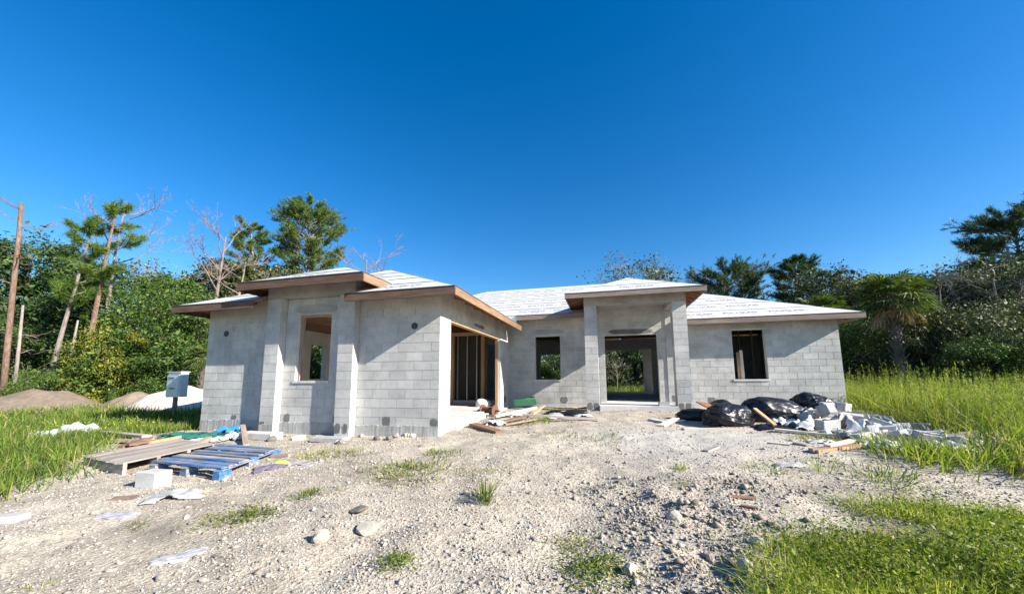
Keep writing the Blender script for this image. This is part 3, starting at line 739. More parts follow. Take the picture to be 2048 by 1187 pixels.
# rafter tails and soffit framing under the open eaves
def rafter(p0, p1, mat='deck_wood'): plank('rafter_tail', p0, p1, .04, .10, mat, roof)
for k in range(5):
    v = 4.2+k*.42; rafter((6.30, v, ZP-.085), (5.875, v, ZP-.085+S*.3)); rafter((2.365, v, ZP-.085), (2.855, v, ZP-.085+S*.3), 'rust_wood')
for k in range(8): u = 2.6+k*.5; rafter((u, 3.98, ZP-.09), (u, 4.40, ZP-.09+S*.25), 'rust_wood')
for k in range(12): v = 5.8+k*.6; rafter((10.89, v, ZR-.085), (UR+.01, v, ZR-.085+S*.3))
for k in range(8): u = 6.2+k*.6; rafter((u, 5.6, ZR-.085), (u, VC-.01, ZR-.085+S*.3))
for k in range(8): v = .1+k*.66; rafter((.54, v, ZL-.085), (.01, v, ZL-.085+S*.4))
for k in range(4): u = -1.8+k*.6; rafter((u, -.54, ZL-.085), (u, -.01, ZL-.085+S*.4))
for k in range(4): u = -6.9+k*.6; rafter((u, -.54, ZL-.085), (u, -.01, ZL-.085+S*.4), 'rust_wood')
for k in range(4): u = .6+k*.6; rafter((u, 5.47, ZM-.085), (u, VC-.01, ZM-.085+S*.4))
for k in range(6): u = -4.6+k*.6; rafter((u, -.69, ZT-.085), (u, -.22, ZT-.085+S*.3), 'rust_wood')

# ------------------------------------------------------------------ mounds of sand and fill behind the grass
def mound(name, label, px, depth, wid, dep, h, mat, seed, skew=0.0):
    x, y, z, _ = far(px, 760, depth)
    n = 40; rn = np.random.default_rng(seed)
    t = np.linspace(-1.15, 1.15, n); X, Y = np.meshgrid(t, t)
    R = np.sqrt((X+skew*.2)**2+Y**2)
    H = np.clip(1-R**1.5, -0.25, 1)*h*(0.82+.36*vnoise(X, Y, 1.6, seed)) + (vnoise(X, Y, 5, seed+1)-.5)*.16*h + (vnoise(X, Y, 14, seed+2)-.5)*.05*h
    V = np.stack([X*wid/2, Y*dep/2, H-.06*h], -1).reshape(-1, 3)
    idx = np.arange(n*n).reshape(n, n); F = np.stack([idx[:-1,:-1], idx[:-1,1:], idx[1:,1:], idx[1:,:-1]], -1).reshape(-1, 4)
    o = obj(name, np_mesh(name, V, F), mat, None, True); o.location = (x, y, z); o.rotation_euler = (0, 0, -YAW)
    return tag(o, label, 'mound')
mound('dirt_mound', 'broad brown dirt mound in front of the thin pine trunks', 85, 16.5, 6.6, 4.0, 1.15, 'brown_sand', 3)
mound('dirt_mound', 'small brown dirt heap sloping into the pale sand pile', 285, 17.5, 3.0, 3.0, 1.0, 'brown_sand', 5)
mound('sand_pile', 'pale sand pile behind the utility box, half in house shadow', 375, 15.2, 4.6, 3.6, 1.25, 'white_sand', 8, -.2)

# ------------------------------------------------------------------ utility box on its post
p = G(341, 841)
ub = thing('utility_box', 'white electrical box with grey door on a short wooden post', 'utility box', tuple(p), -0.12)
dep = float((p-CAM)@A([_fh[0], _fh[1], 0])); k = dep/CAM_F
bz0, bz1 = (840-795)*k, (840-746)*k; bw = .74
plank('post', (.06, .05, -.25), (.03, .05, bz0+.3), .10, .10, 'old_wood', ub, up=(1, 0, 0))
body = MB()
body.slab([(-bw/2, -.02, bz0), (bw/2, -.02, bz0+.02), (bw/2-.02, -.02, bz1-.03), (bw/2-.10, -.02, bz1), (-bw/2+.04, -.02, bz1-.02), (-bw/2, -.02, bz1-.07)], (0, -.22, 0))
body.build('body', 'box_white', ub)
dr = MB().box(-bw/2+.03, bw/2-.06, -.045, -.021, bz0+.04, bz1-.09).build('door', 'box_grey', ub)
MB().box(-bw/2+.10, bw/2-.12, -.052, -.046, bz1-.22, bz1-.13).build('label_strip', 'box_white', dr)
for i in range(6): MB().box(-bw/2+.12+i*.055, -bw/2+.15+i*.055, -.056, -.053, bz1-.20, bz1-.15).build('label_mark', 'dark_metal', dr)
for i in range(3): MB().tube([(-.12+i*.1, -.07, bz0+.3), (-.12+i*.1, -.046, bz0+.3)], [.02, .02], 10).build('knockout', 'dark_metal', dr)
MB().box(-bw/2-.015, bw/2+.015, -.05, .215, bz1+.001, bz1+.03).build('hood', 'box_white', ub)
plank('brace_board', (-.75, .09, .12), (.05, .09, .14), .14, .03, 'old_wood', ub, up=(0, 1, 0))
q = G(208, 806)
st = MB().tube([(0, 0, -.1), (.01, 0, .45), (.05, .02, .95)], [.09, .08, .05], 8).build('wooden_stake', 'pale_wood'); st.location = tuple(q)
tag(st, 'short pale broken stake standing between dirt mounds and bushes', 'stake')

# ------------------------------------------------------------------ pallets
SKEW = 0.0
def K(x, y, z): return (x+SKEW*y, sg*y, z)          # a point of a pallet that has racked out of square
def frame_from(pa, pb, pc):
    """ground frame: origin pa, x towards pb, y towards pc"""
    a, b, c = [Vector(G(*q)) for q in (pa, pb, pc)]
    y = (c-a); Ly = y.length; y.normalize(); x = (b-a); Lx = x.length; x.normalize()
    x.z = y.z = 0; x.normalize(); y.normalize()
    ang = math.acos(max(-1, min(1, x.dot(y)))); turn = max(0., math.radians(66)-ang)/2*(1 if x.x*y.y-x.y*y.x > 0 else -1)
    x.rotate(Matrix.Rotation(-turn, 3, 'Z')); y.rotate(Matrix.Rotation(turn, 3, 'Z'))
    global SKEW; SKEW = x.dot(y)/abs(x.x*y.y-x.y*y.x); Ly = Ly*abs(x.x*y.y-x.y*y.x)
    return a, math.atan2(x.y, x.x), Lx, Ly, (1 if x.x*y.y-x.y*y.x > 0 else -1)
a, rz, Lx, Ly, sg = frame_from((243, 950), (196, 924), (408, 897))
pal = thing('wooden_pallet', 'weathered brown wooden pallet of close boards beside blue pallet', 'pallet', (a.x, a.y, a.z), rz)
nb = 9; h = .15
for i in range(nb):
    wd = Lx/nb; x0 = i*wd+wd/2
    plank('deck_board', K(x0, random.uniform(-.02, .01), h+.011+random.uniform(-.003, .003)), K(x0+random.uniform(-.008, .008), Ly+random.uniform(-.03, .02), h+.011), wd*.9-.008, .022, 'pallet_wood', pal)
for y0 in (0.03, Ly*.33, Ly*.66, Ly-.03):
    plank('stringer', K(0, y0, h/2), K(Lx, y0, h/2), .045, h-.002, 'pallet_wood', pal)
for x0 in (.05, Lx*.5, Lx-.05):
    plank('bottom_board', K(x0, 0, -.012), K(x0, Ly, -.012), .1, .022, 'old_wood', pal)
a, rz, Lx, Ly, sg = frame_from((440, 960), (326, 941), (538, 908))
pal2 = thing('blue_pallet', 'worn blue painted pallet with gaps between its boards', 'pallet', (a.x, a.y, a.z), rz)
h = .14
ys = [.09, .27, .50, .62, .84, 1.08, 1.30, 1.47, 1.66]; sc = Ly/1.75
for i, y0 in enumerate(ys):
    plank('deck_board', K(-.02, y0*sc, h+.011), K(Lx+.02+random.uniform(-.05, .03), y0*sc+random.uniform(-.02, .02), h+.011+random.uniform(-.006, .006)), .15*sc if i in (0, 1, 8, 7) else .11*sc, .02, 'pallet_wood' if i in (3,) else 'blue_paint', pal2)
for x0 in (.05, Lx*.5, Lx-.05):
    for y0 in (.08, Ly*.5, Ly-.08):
        o = MB().box(-.065, .065, -.08, .08, 0, h-.032).build('block_foot', 'blue_paint', pal2); o.location = K(x0, y0, 0)
    plank('stringer_board', K(x0, 0, h-.02), K(x0, Ly, h-.02), .11, .022, 'blue_paint', pal2)
    plank('bottom_board', K(x0, 0, -.01), K(x0, Ly, -.01), .1, .02, 'old_wood', pal2)
for y0 in (.08, Ly-.08): plank('bottom_board', K(0, y0, .002), K(Lx, y0, .002), .09, .018, 'old_wood', pal2)

# ------------------------------------------------------------------ lumber, blocks and litter
def board(px0, px1, wid, thk, mat, label, lift0=0.0, lift1=0.0, cat='board', group=None, name='loose_board', up=(0,0,1)):
    p0, p1 = G(*px0), G(*px1)
    o = plank(name, (p0[0], p0[1], p0[2]+thk/2+lift0), (p1[0], p1[1], p1[2]+thk/2+lift1), wid, thk, mat, None, up)
    return tag(o, label, cat, group)
board((206, 874), (292, 886), .16, .05, 'pallet_wood', 'pale grey plank on top of the lumber scraps in the grass', .10, .12)
board((228, 886), (300, 889), .14, .05, 'old_wood', 'brown plank under the pale plank of the lumber scraps', .04, .05)
board((240, 896), (300, 884), .10, .05, 'rust_wood', 'short dark offcut sticking out under the lumber scraps', .0, .08)
board((255, 896), (350, 882), .09, .04, 'rust_wood', 'long thin reddish batten lying beside the brown pallet', .05, .06)
board((240, 903), (345, 888), .10, .04, 'old_wood', 'grey brown batten lying against the brown pallet', .0, .02)
board((300, 893), (360, 881), .05, .05, 'orange_scrap', 'orange weathered stick behind the brown pallet', .06, .06)
board((399, 893), (417, 886), .09, .09, 'old_wood', 'short round log piece between the two pallets', .03, .05)
board((484, 868), (492, 892), .10, .05, 'old_wood', 'dark plank stub leaning by the white slab', .18, 0.0)
board((545, 914), (580, 913), .09, .05, 'old_wood', 'short dark timber at the corner of the blue pallet')
def cmu(px, py, rz, label, dims=(.40, .20, .20), mat='rubble', hollow=True, group=None):
    p = G(px, py); t = MB(); L, W, H = dims
    t.box(-L/2, L/2, -W/2, W/2, 0, H)
    o = t.build('concrete_block', mat); o.location = (p[0], p[1], p[2]-.008); o.rotation_euler = (0, 0, rz)
    bv = o.modifiers.new('bevel', 'BEVEL'); bv.width = .012; bv.segments = 2
    return tag(o, label, 'block', group)
cmu(306, 971, math.radians(2), 'pale grey concrete block standing alone before the pallets', (.33, .2, .2))
cmu(14, 1042, math.radians(28), 'white concrete half block at the edge of the gravel', (.26, .15, .07))
cmu(520, 876, math.radians(-3), 'long white slab lying against the bay pilaster', (.95, .3, .14))
cmu(660, 881, math.radians(4), 'flat grey kerb piece under the bay window', (.75, .28, .09))
cmu(598, 879, math.radians(30), 'small pale block fragment by the bay pilaster', (.22, .18, .10))

def crumple(name, label, cat, px, py, w, l, h, mat, seed, rz=0.0, n=26, group=None, fold=1.0, lift=0.0):
    p = G(px, py)
    t = np.linspace(-.5, .5, n); X, Y = np.meshgrid(t, t)
    rn = np.random.default_rng(seed)
    H = np.zeros_like(X)
    for _ in range(9):
        an = rn.uniform(0, math.pi); f = rn.uniform(2, 6)*fold; ph = rn.uniform(0, 6.28)
        H += rn.uniform(.3, 1)*np.abs(np.sin(f*(X*math.cos(an)+Y*math.sin(an))*2+ph))
    H = H/H.max(); edge = 1-np.clip((np.maximum(np.abs(X), np.abs(Y))-.32)/.18, 0, 1)
    H = H*h*(.35+.65*edge)*(0.4+.6*vnoise(X, Y, 2.2, seed))
    WX = X*w*(1+.18*(vnoise(X, Y, 3, seed+3)-.5)*2); WY = Y*l*(1+.25*(vnoise(X, Y, 3, seed+5)-.5)*2)
    c, s = math.cos(rz), math.sin(rz); GXx = p[0]+WX*c-WY*s; GYy = p[1]+WX*s+WY*c
    Z = gz(GXx, GYy)-p[2]+H+lift-.004
    V = np.stack([GXx-p[0], GYy-p[1], Z], -1).reshape(-1, 3)
    idx = np.arange(n*n).reshape(n, n); F = np.stack([idx[:-1,:-1], idx[:-1,1:], idx[1:,1:], idx[1:,:-1]], -1).reshape(-1, 4)
    fc = lambda a: (a[:-1, :-1]+a[1:, 1:])/2
    ragged = np.maximum(np.abs(fc(X)), np.abs(fc(Y)))*2+.55*(vnoise(fc(X), fc(Y), 4.5, seed+8)-.5)+.30*(vnoise(fc(X), fc(Y), 11, seed+9)-.5)
    F = F[(ragged < .93).ravel()]
    o = obj(name, np_mesh(name, V, F), mat, None, False); o.location = tuple(p)
    m = o.modifiers.new('thickness', 'SOLIDIFY'); m.thickness = .005
    return tag(o, label, cat, group)
crumple('plastic_sheet', 'crumpled grey and white sheet lying in front of the blue pallet', 'sheet', 352, 993, .62, .24, .13, 'pale_sheet', 3, .55)
crumple('plastic_sheet', 'pale grey plastic sheet flattened in the near gravel', 'sheet', 358, 1114, .34, .17, .05, 'pale_sheet', 5, .7)
crumple('plastic_sheet', 'torn grey plastic scrap half buried in gravel', 'sheet', 235, 1030, .40, .15, .03, 'grey_plastic', 6, .35)
crumple('thin_board', 'thin brown board lying on gravel near the lone block', 'board', 252, 995, .30, .18, .03, 'brown_board', 7, .4, fold=.4)
crumple('cardboard_scrap', 'orange brown cardboard scrap at the end of the crumpled sheet', 'cardboard', 398, 984, .17, .12, .04, 'cardboard', 8, .4)
crumple('cloth_scrap', 'dark purple rag lying right of the blue pallet', 'rag', 538, 936, .42, .22, .10, 'purple_cloth', 9, .9)
crumple('plastic_sheet', 'brownish plastic film pressed into the gravel beside the yellow bottle', 'sheet', 588, 925, .75, .30, .04, 'grey_plastic', 10, .1)
crumple('green_netting', 'tangled dark green netting spread behind the blue pallet', 'netting', 395, 872, 1.6, .7, .16, 'green_net', 11, .5, 34, None, 2.5)
crumple('black_netting', 'black torn netting lying between green netting and blue bag', 'netting', 432, 872, 1.0, .6, .13, 'black_net', 12, .3, 30, None, 2.5)
crumple('white_sack', 'white crumpled sack lying behind the blue pallet', 'sack', 412, 884, .75, .35, .20, 'white_plastic', 13, .2)
crumple('blue_plastic_bag', 'bright blue plastic bag against the house corner', 'bag', 455, 869, .55, .34, .42, 'blue_plastic', 14, .2)
crumple('white_sack', 'white bag slumped in front of the blue bag', 'sack', 468, 879, .60, .34, .24, 'white_plastic', 15, .1)
crumple('orange_scrap', 'orange scrap in the grass edge beside the blue bag', 'scrap', 432, 866, .4, .25, .12, 'orange_scrap', 16, .1)
crumple('grey_rag', 'white and blue litter scattered in the long grass', 'litter', 165, 868, 1.0, .6, .42, 'white_plastic', 17, .2)
crumple('grey_rag', 'pale blue wrapper lying in grass beside white litter', 'litter', 82, 880, .5, .35, .36, 'white_plastic', 18, .2)
bt = G(562, 930); b_ = MB().tube([(-.08,0,.03),(-.05,0,.035),(.05,0,.035),(.07,0,.03),(.085,0,.02),(.11,0,.02)], [.028,.035,.035,.028,.013,.013], 12).build('yellow_bottle', 'yellow_plastic', None, True)
b_.location = tuple(bt); b_.rotation_euler = (0, 0, .8); tag(b_, 'yellow plastic bottle lying on the gravel by the blue pallet', 'bottle')

# scrap heap in front of the set-back wall
def spool():
    p = G(978, 832); t = thing('cable_spool', 'rusty steel cable spool at the garage opening', 'spool', (p[0], p[1], p[2]), -.35)
    R = .17
    for x in (-.22, .22):
        d = MB(); seg = 20; d.tube([(x-.012, 0, R), (x+.012, 0, R)], [R, R], seg); d.build('flange', 'rust_metal', t)
    MB().tube([(-.21, 0, R), (.21, 0, R)], [.10, .10], 14).build('drum', 'rust_metal', t)
    MB().tube([(-.42, 0, R*.98), (.40, 0, R*.98)], [.022, .022], 8).build('axle', 'dark_metal', t)
spool()
rod = G(958, 834); o = plank('steel_rod', (rod[0]-.30, rod[1]-.3, rod[2]+.05), (rod[0]+.45, rod[1]+.15, rod[2]+.05), .05, .05, 'dark_metal'); tag(o, 'dark steel rod lying beside the cable spool', 'rod')
board((946, 852), (1000, 866), .22, .05, 'rust_wood', 'dark red plank at the near end of the scrap heap', .03, .0)
board((990, 838), (1072, 828), .10, .06, 'pale_wood', 'short pale timber leaning on the scrap heap', .05, .16)
board((1045, 838), (1198, 842), .10, .05, 'pale_wood', 'long pale timber stretching in front of the set-back wall', .10, .02)
board((985, 850), (1050, 839), .14, .04, 'rust_wood', 'brown plank buried in the middle of the scrap heap', .02, .06)
board((1010, 852), (1075, 842), .06, .04, 'old_wood', 'thin grey lath poking out of the scrap heap', .02, .04)
board((1152, 822), (1175, 820), .12, .03, 'rust_wood', 'rusty flat strip by the porch column foot', .06, .08)
board((1064, 836), (1088, 824), .10, .04, 'stud_wood', 'yellowish offcut crossing the pale timbers', .10, .18)
p0 = on(1030, 815, 1, VC-.55); o = plank('green_foam_board', (p0[0]-.05, VC-.45, .17), (p0[0]+.75, VC-.50, .23), .24, .03, 'green_foam', None, up=(0, 1, .35)); tag(o, 'bright green foam board leaning at the set-back wall', 'foam board')
crumple('white_sack', 'white paper sack lying behind the cable spool', 'sack', 1030, 832, .75, .4, .22, 'white_plastic', 21, .1)
crumple('white_sack', 'torn white sack in front of the cable spool', 'sack', 990, 849, .55, .35, .15, 'white_plastic', 22, .3)
crumple('black_tarp', 'black plastic scrap under the small window', 'tarp', 1130, 832, 1.2, .5, .22, 'black_plastic', 23, .1)
crumple('white_sack', 'small white rag by the porch column foot', 'rag', 1165, 833, .5, .3, .14, 'white_plastic', 24, .4)
crumple('white_sack', 'pale wrapper among weeds of the scrap heap', 'wrapper', 1112, 835, .5, .35, .20, 'pale_sheet', 25, .4)
pb = on(968, 812, 2, .09)
def bag(name, label, loc, dims, mat, seed, rz=0.0, tie=None, tilt=0.0, flat=.42, wr=1.0, group=None):
    """a full sack: a blob that sags on the ground and is gathered at its tied end"""
    rn = np.random.default_rng(seed)
    nu, nv = 128, 84
    th = np.linspace(0, 2*math.pi, nu, endpoint=False); ph = np.linspace(0.0, math.pi, nv)
    T, P_ = np.meshgrid(th, ph)
    X = np.cos(P_); R = np.sin(P_)**.72
    Y = R*np.cos(T); Z = R*np.sin(T)
    D = np.zeros_like(X)
    for _ in range(7):
        k = rn.normal(size=3)*1.7; D += np.sin(k[0]*X+k[1]*Y+k[2]*Z+rn.uniform(0, 6.28))*.05
    for q_ in range(26):                                    # sharp film creases
        k = rn.normal(size=3)*(3.2 if q_ < 12 else 7.0); wv = 1-np.abs(np.sin(k[0]*X*.6+k[1]*Y+k[2]*Z+rn.uniform(0, 6.28)+1.2*np.sin(2.3*X+q_)))
        D += wr*(.030 if q_ < 12 else .009)*(wv**3-.15)*(np.sin(rn.normal()*3*X+rn.normal()*3*Z+q_) > -.3)
    gather = np.clip((X-.45)/.55, 0, 1)                     # pleats towards the neck
    D += wr*gather*.07*np.sin(T*11+3*np.sin(T*3+seed))
    s = 1+D; X = X*s; Y = Y*s; Z = Z*s
    neck = np.clip((X-.78)/.3, 0, 1); Y = Y*(1-.55*neck); Z = Z*(1-.55*neck); X = X+neck*.16
    Z = np.where(Z < -flat, -flat+(Z+flat)*.12, Z)
    V = np.stack([X*dims[0]/2, Y*dims[1]/2, (Z+flat)*dims[2]/(1+flat)], -1).reshape(-1, 3)
    idx = np.arange(nu*nv).reshape(nv, nu); nx_ = np.roll(idx, -1, 1)
    F = np.stack([idx[:-1], nx_[:-1], nx_[1:], idx[1:]], -1).reshape(-1, 4)
    o = obj(name, np_mesh(name, V, F), mat, None, True); o.location = loc; o.rotation_euler = (0, tilt, rz)
    return tag(o, label, 'bag', group)
bag('white_sack', 'white plastic sack standing inside the garage opening', (pb[0]-.05, pb[1], .07), (.52, .34, .30), 'white_plastic', 31, .6)

# ------------------------------------------------------------------ black bags and rubble before the right wing
def bagat(px, py, *a, lift=0.0, **k):
    p = G(px, py); return bag('garbage_bag', k.pop('label'), (p[0], p[1], p[2]-.02+lift), *a, **k)
GRP = None
bagat(1394, 838, (.86, .6, .30), 'black_plastic', 51, 2.9, label='half empty black garbage bag carrying the brown tile')
bagat(1460, 846, (1.10, .85, .44), 'black_plastic', 52, .5, label='slumped black garbage bag in the middle of the heap', wr=1.2)
bagat(1440, 829, (.72, .60, .42), 'black_plastic', 53, 2.0, label='black garbage bag peeking out behind the slumped one')
bagat(1541, 838, (1.36, .86, .48), 'black_plastic', 54, .12, label='longest bulging black garbage bag with pleated end', wr=1.1)
bagat(1627, 832, (.95, .80, .50), 'black_plastic', 55, 3.6, lift=.10, label='round shiny black garbage bag next to the rubble')
pt = G(1412, 838); o = MB().box(-.17, .17, -.17, .17, -.012, .012).build('brown_tile', 'rust_tile'); o.location = (pt[0], pt[1]-.15, pt[2]+.36); o.rotation_euler = (.32, .12, .5); tag(o, 'square brown tile lying on a black garbage bag', 'tile')
p0, p1 = G(1520, 850), G(1541, 853); o = plank('wood_stick', (p0[0]-.05, p0[1]+.1, p0[2]+.36), (p1[0]+.02, p1[1]-.18, p1[2]+.06), .09, .04, 'stud_wood'); tag(o, 'yellowish stick leaning on the slumped black bag', 'stick')
crumple('black_film', 'flat black plastic film before the black bags', 'film', 1560, 857, .95, .4, .12, 'black_plastic', 56, .1)
crumple('white_sack', 'white torn sack between black bags and rubble', 'sack', 1572, 852, .6, .4, .22, 'white_plastic', 57, .2)
crumple('white_sack', 'silvery plastic sack spilling from the rubble', 'sack', 1615, 858, .75, .45, .28, 'white_plastic', 58, .3)
crumple('white_sack', 'white bulging sack at the front of the rubble', 'sack', 1722, 866, .75, .5, .40, 'white_plastic', 59, .1)
crumple('white_sack', 'white sack lying in the grass below the pale planks', 'sack', 1900, 905, .62, .4, .30, 'white_plastic', 60, .5)
crumple('white_sack', 'bluish white sack in the weeds before the rubble', 'sack', 1795, 902, .6, .4, .22, 'white_plastic', 61, .3)
crumple('blue_litter', 'small blue and black wrapper on the sand', 'wrapper', 1640, 885, .45, .22, .09, 'grey_plastic', 62, .1)
crumple('blue_litter', 'dark wrapper beside the wooden board end', 'wrapper', 1737, 893, .32, .22, .16, 'grey_plastic', 63, .5)
crumple('clear_litter', 'clear plastic bottle scrap lying on the sand', 'litter', 1577, 931, .40, .16, .07, 'pale_sheet', 64, .1)
# broken blocks, heaped up
rr = random.Random(5)
def chunk_mesh(seed, L, W, H):
    r = random.Random(seed); mb = MB().box(-L/2, L/2, -W/2, W/2, 0, H)
    if L > .3 and seed % 2 == 0:                         # a hollow block: two shells and three webs
        mb = MB(); t_ = .032
        mb.box(-L/2, L/2, -W/2, -W/2+t_, 0, H); mb.box(-L/2, L/2, W/2-t_, W/2, 0, H)
        for xw in (-L/2+.001, -t_/2, L/2-t_-.001): mb.box(xw, xw+t_, -W/2+t_-.002, W/2-t_+.002, .001, H-.001)
        return mb
    mb.v = [(x*r.uniform(.78, 1.05), y*r.uniform(.78, 1.05), z*r.uniform(.85, 1.05)) for x, y, z in mb.v]
    return mb
heap = []
base = G(1665, 845)
for i in range(64):
    t = i/63
    px = 1612+ 300*(rr.random()**1.5); py = 838+ (px-1612)*.17 + rr.uniform(-10, 26)
    p = G(px, py); dx = math.hypot(p[0]-8.15, (p[1]-2.2)*.9)
    z = max(0.02, .36-.22*dx)*rr.uniform(.35, 1.0)
    L = rr.choice((.40, .40, .30, .22, .15, .12)); W = min(L*.8, rr.choice((.2, .2, .15))); H = min(L*.7, rr.choice((.2, .2, .14, .09)))
    o = chunk_mesh(i, L, W, H).build('concrete_block', 'rubble'); o.location = (p[0], p[1], p[2]+z-.04); o.rotation_euler = (rr.uniform(-.5, .5), rr.uniform(-.5, .5), rr.uniform(0, 3.1))
    bv = o.modifiers.new('bevel', 'BEVEL'); bv.width = .012; bv.segments = 1
    tag(o, 'broken pale concrete block in the rubble heap by the tall grass', 'block', 'broken blocks in the rubble heap')
for (px, py, z, rzz, lab) in ((1655, 838, .28, .3, 'grey whole block lying on top of the rubble by the round bag'), (1630, 843, .15, 1.1, 'white block end showing beside the round black bag'), (1688, 838, .26, .8, 'dark grey block tilted at the top of the rubble')):
    p = G(px, py); o = chunk_mesh(px, .40, .2, .2).build('concrete_block', 'rubble'); o.location = (p[0], p[1], p[2]+z-.06); o.rotation_euler = (.15, .1, rzz)
    bv = o.modifiers.new('bevel', 'BEVEL'); bv.width = .01; tag(o, lab, 'block')
board((1366, 859), (1480, 861), .20, .04, 'pale_wood', 'long white board in front of the black bags')
board((1550, 862), (1690, 876), .13, .04, 'pale_wood', 'pale board running from the bags towards the rubble', .02, .02)
board((1628, 905), (1716, 893), .12, .05, 'stud_wood', 'fresh orange board lying on the sand before the rubble')
board((1622, 904), (1640, 903), .10, .06, 'old_wood', 'dark offcut at the end of the orange board')
board((1655, 898), (1706, 887), .09, .04, 'pale_wood', 'narrow white batten on the sand beside the orange board', .03, .04)
board((1540, 886), (1580, 890), .12, .025, 'pale_wood', 'thin white strip lying on the open sand')
board((1590, 887), (1618, 893), .08, .03, 'old_wood', 'thin grey strip on the sand by the blue wrapper')
board((1880, 886), (1985, 880), .20, .08, 'pale_wood', 'long pale plank in the tall grass edge', .04, .10)
board((1900, 893), (2005, 884), .20, .07, 'pale_wood', 'second long pale plank below the first in the grass', .0, .02)
board((1722, 884), (1800, 905), .14, .05, 'pale_wood', 'bleached board half hidden by weeds before the rubble')
board((1322, 852), (1352, 842), .16, .03, 'pale_wood', 'short white offcut before the porch column', 0, .06)
board((1300, 840), (1330, 846), .14, .05, 'rubble', 'pale flat stone strip before the porch', 0, 0, 'strip')
board((1458, 992), (1510, 997), .04, .02, 'rust_wood', 'thin dark splinter on the gravel before the sand')
board((1482, 1012), (1516, 1018), .05, .02, 'rust_wood', 'short dark splinter beside the longer splinter')
board((1412, 903), (1436, 900), .12, .03, 'pale_wood', 'small white board scrap on the sand', 0, .05)
q = G(1290, 812); o = chunk_mesh(77, .3, .18, .13).build('concrete_lump', 'rubble'); o.location = (5.1, 4.5, .19); tag(o, 'pale concrete lump lying on the porch slab edge', 'lump')

# ------------------------------------------------------------------ loose stones
def rock_mesh(seed, n=2):
    import bmesh
    bm = bmesh.new(); bmesh.ops.create_icosphere(bm, subdivisions=n, radius=1)
    off = Vector((seed*3.1, seed*1.7, seed*.9))
    for v in bm.verts:
        d = v.co.normalized(); f = 1+.30*mnoise.noise(d*1.3+off)+.14*mnoise.noise(d*3.1+off)
        v.co = d*f
    me = bpy.data.meshes.new('limestone_rock'); bm.to_mesh(me); bm.free(); me.materials.append(MATS['stone']); return me
RK = [rock_mesh(i) for i in range(6)]
def rock(px, py, w, h, label, group=None, i=0):
    p = G(px, py); o = obj('limestone_rock', RK[i % 6]); o.location = (p[0], p[1], p[2]+h*.28); o.scale = (w/2, w*.38, h/2); o.rotation_euler = (random.uniform(-.2, .2), random.uniform(-.2, .2), random.uniform(0, 6.3))
    return tag(o, label, 'rock', group)
rock(640, 1082, .15, .13, 'round cream rock leaning in a hollow of the near gravel', i=0)
rock(735, 1058, .26, .07, 'broad flat pale rock in the near gravel', i=1)
rock(718, 1020, .26, .05, 'flat tan rock behind the broad pale rock', i=2)
rock(1262, 1146, .11, .10, 'pinkish square rock beside the dark green weed', i=3)
rock(1350, 1040, .15, .12, 'rough brown rock on the tyre bank', i=4)
rock(1515, 1088, .14, .09, 'grey flat stone standing in the dark gravel bank', i=5)
rock(1490, 1140, .13, .11, 'grey brown rock in the dark gravel near the weeds', i=2)
rock(1420, 1118, .09, .07, 'small brown rock on the dark gravel bank', i=1)
rr2 = random.Random(9)
for i in range(46):
    if i < 20: px, py = rr2.uniform(500, 860), rr2.uniform(872, 888)      # along the foot of the left wing
    else: px, py = rr2.uniform(60, 1560), rr2.uniform(950, 1170)
    s = rr2.uniform(.09, .2) if i < 20 else rr2.uniform(.035, .08)
    rock(px, py, s, s*.7, 'pale limestone rock lying loose at the foot of the bay wall' if i < 20 else 'fist sized pale rock lying loose in the open gravel',
         'loose rocks at the foot of the bay wall' if i < 20 else 'loose rocks in the gravel lot', i)

def stones(n, seed):
    rn = np.random.default_rng(seed)
    # polar around the camera, denser where stones show larger
    r = 1.3*np.exp(rn.random(n)*math.log(13.5/1.3)); an = math.pi/2-YAW+rn.uniform(-1.02, 1.02, n)
    x = CAM[0]+r*np.cos(an); y = CAM[1]+r*np.sin(an)
    keep = ~inpoly(x, y, GRASS_L) & ~inpoly(x, y, TALL_R) & ~((x < .25) & (y > -.06)) & ~((y > 4.3)) 
    dens = np.clip(1.7*vnoise(x, y, .8, 5)*(.55+.9*vnoise(x, y, 2.7, 8)), .10, 1); sand = np.exp(-(((x-6.6)/2.3)**2+((y-.55)/0.85)**2)); keep &= rn.random(n) < dens*(1-.85*sand)
    x, y, r = x[keep], y[keep], r[keep]; m = len(x)
    sz = np.clip(rn.lognormal(-5.12, .50, m), .0028, .032)*np.clip(.75+r*.07, .8, 1.6)
    dirs = A([(1,0,0),(-1,0,0),(0,1,0),(0,-1,0),(0,0,1),(0,0,-1)], float)
    base = dirs[None]*rn.uniform(.6, 1.15, (m, 6, 1))+rn.normal(0, .16, (m, 6, 3))
    base[:, :, 2] *= .72
    ca, sa = np.cos(rn.uniform(0, 6.28, m)), np.sin(rn.uniform(0, 6.28, m))
    bx = base[:, :, 0]*ca[:, None]-base[:, :, 1]*sa[:, None]; by = base[:, :, 0]*sa[:, None]+base[:, :, 1]*ca[:, None]
    V = np.stack([bx, by, base[:, :, 2]], -1)*sz[:, None, None]
    V[:, :, 0] += x[:, None]; V[:, :, 1] += y[:, None]; V[:, :, 2] += (gz(x, y)+sz*.22)[:, None]
    f = A([(0,2,4),(2,1,4),(1,3,4),(3,0,4),(2,0,5),(1,2,5),(3,1,5),(0,3,5)])
    F = (f[None]+6*np.arange(m)[:, None, None]).reshape(-1, 3)
    return V.reshape(-1, 3), F
V, F = stones(170000, 21)
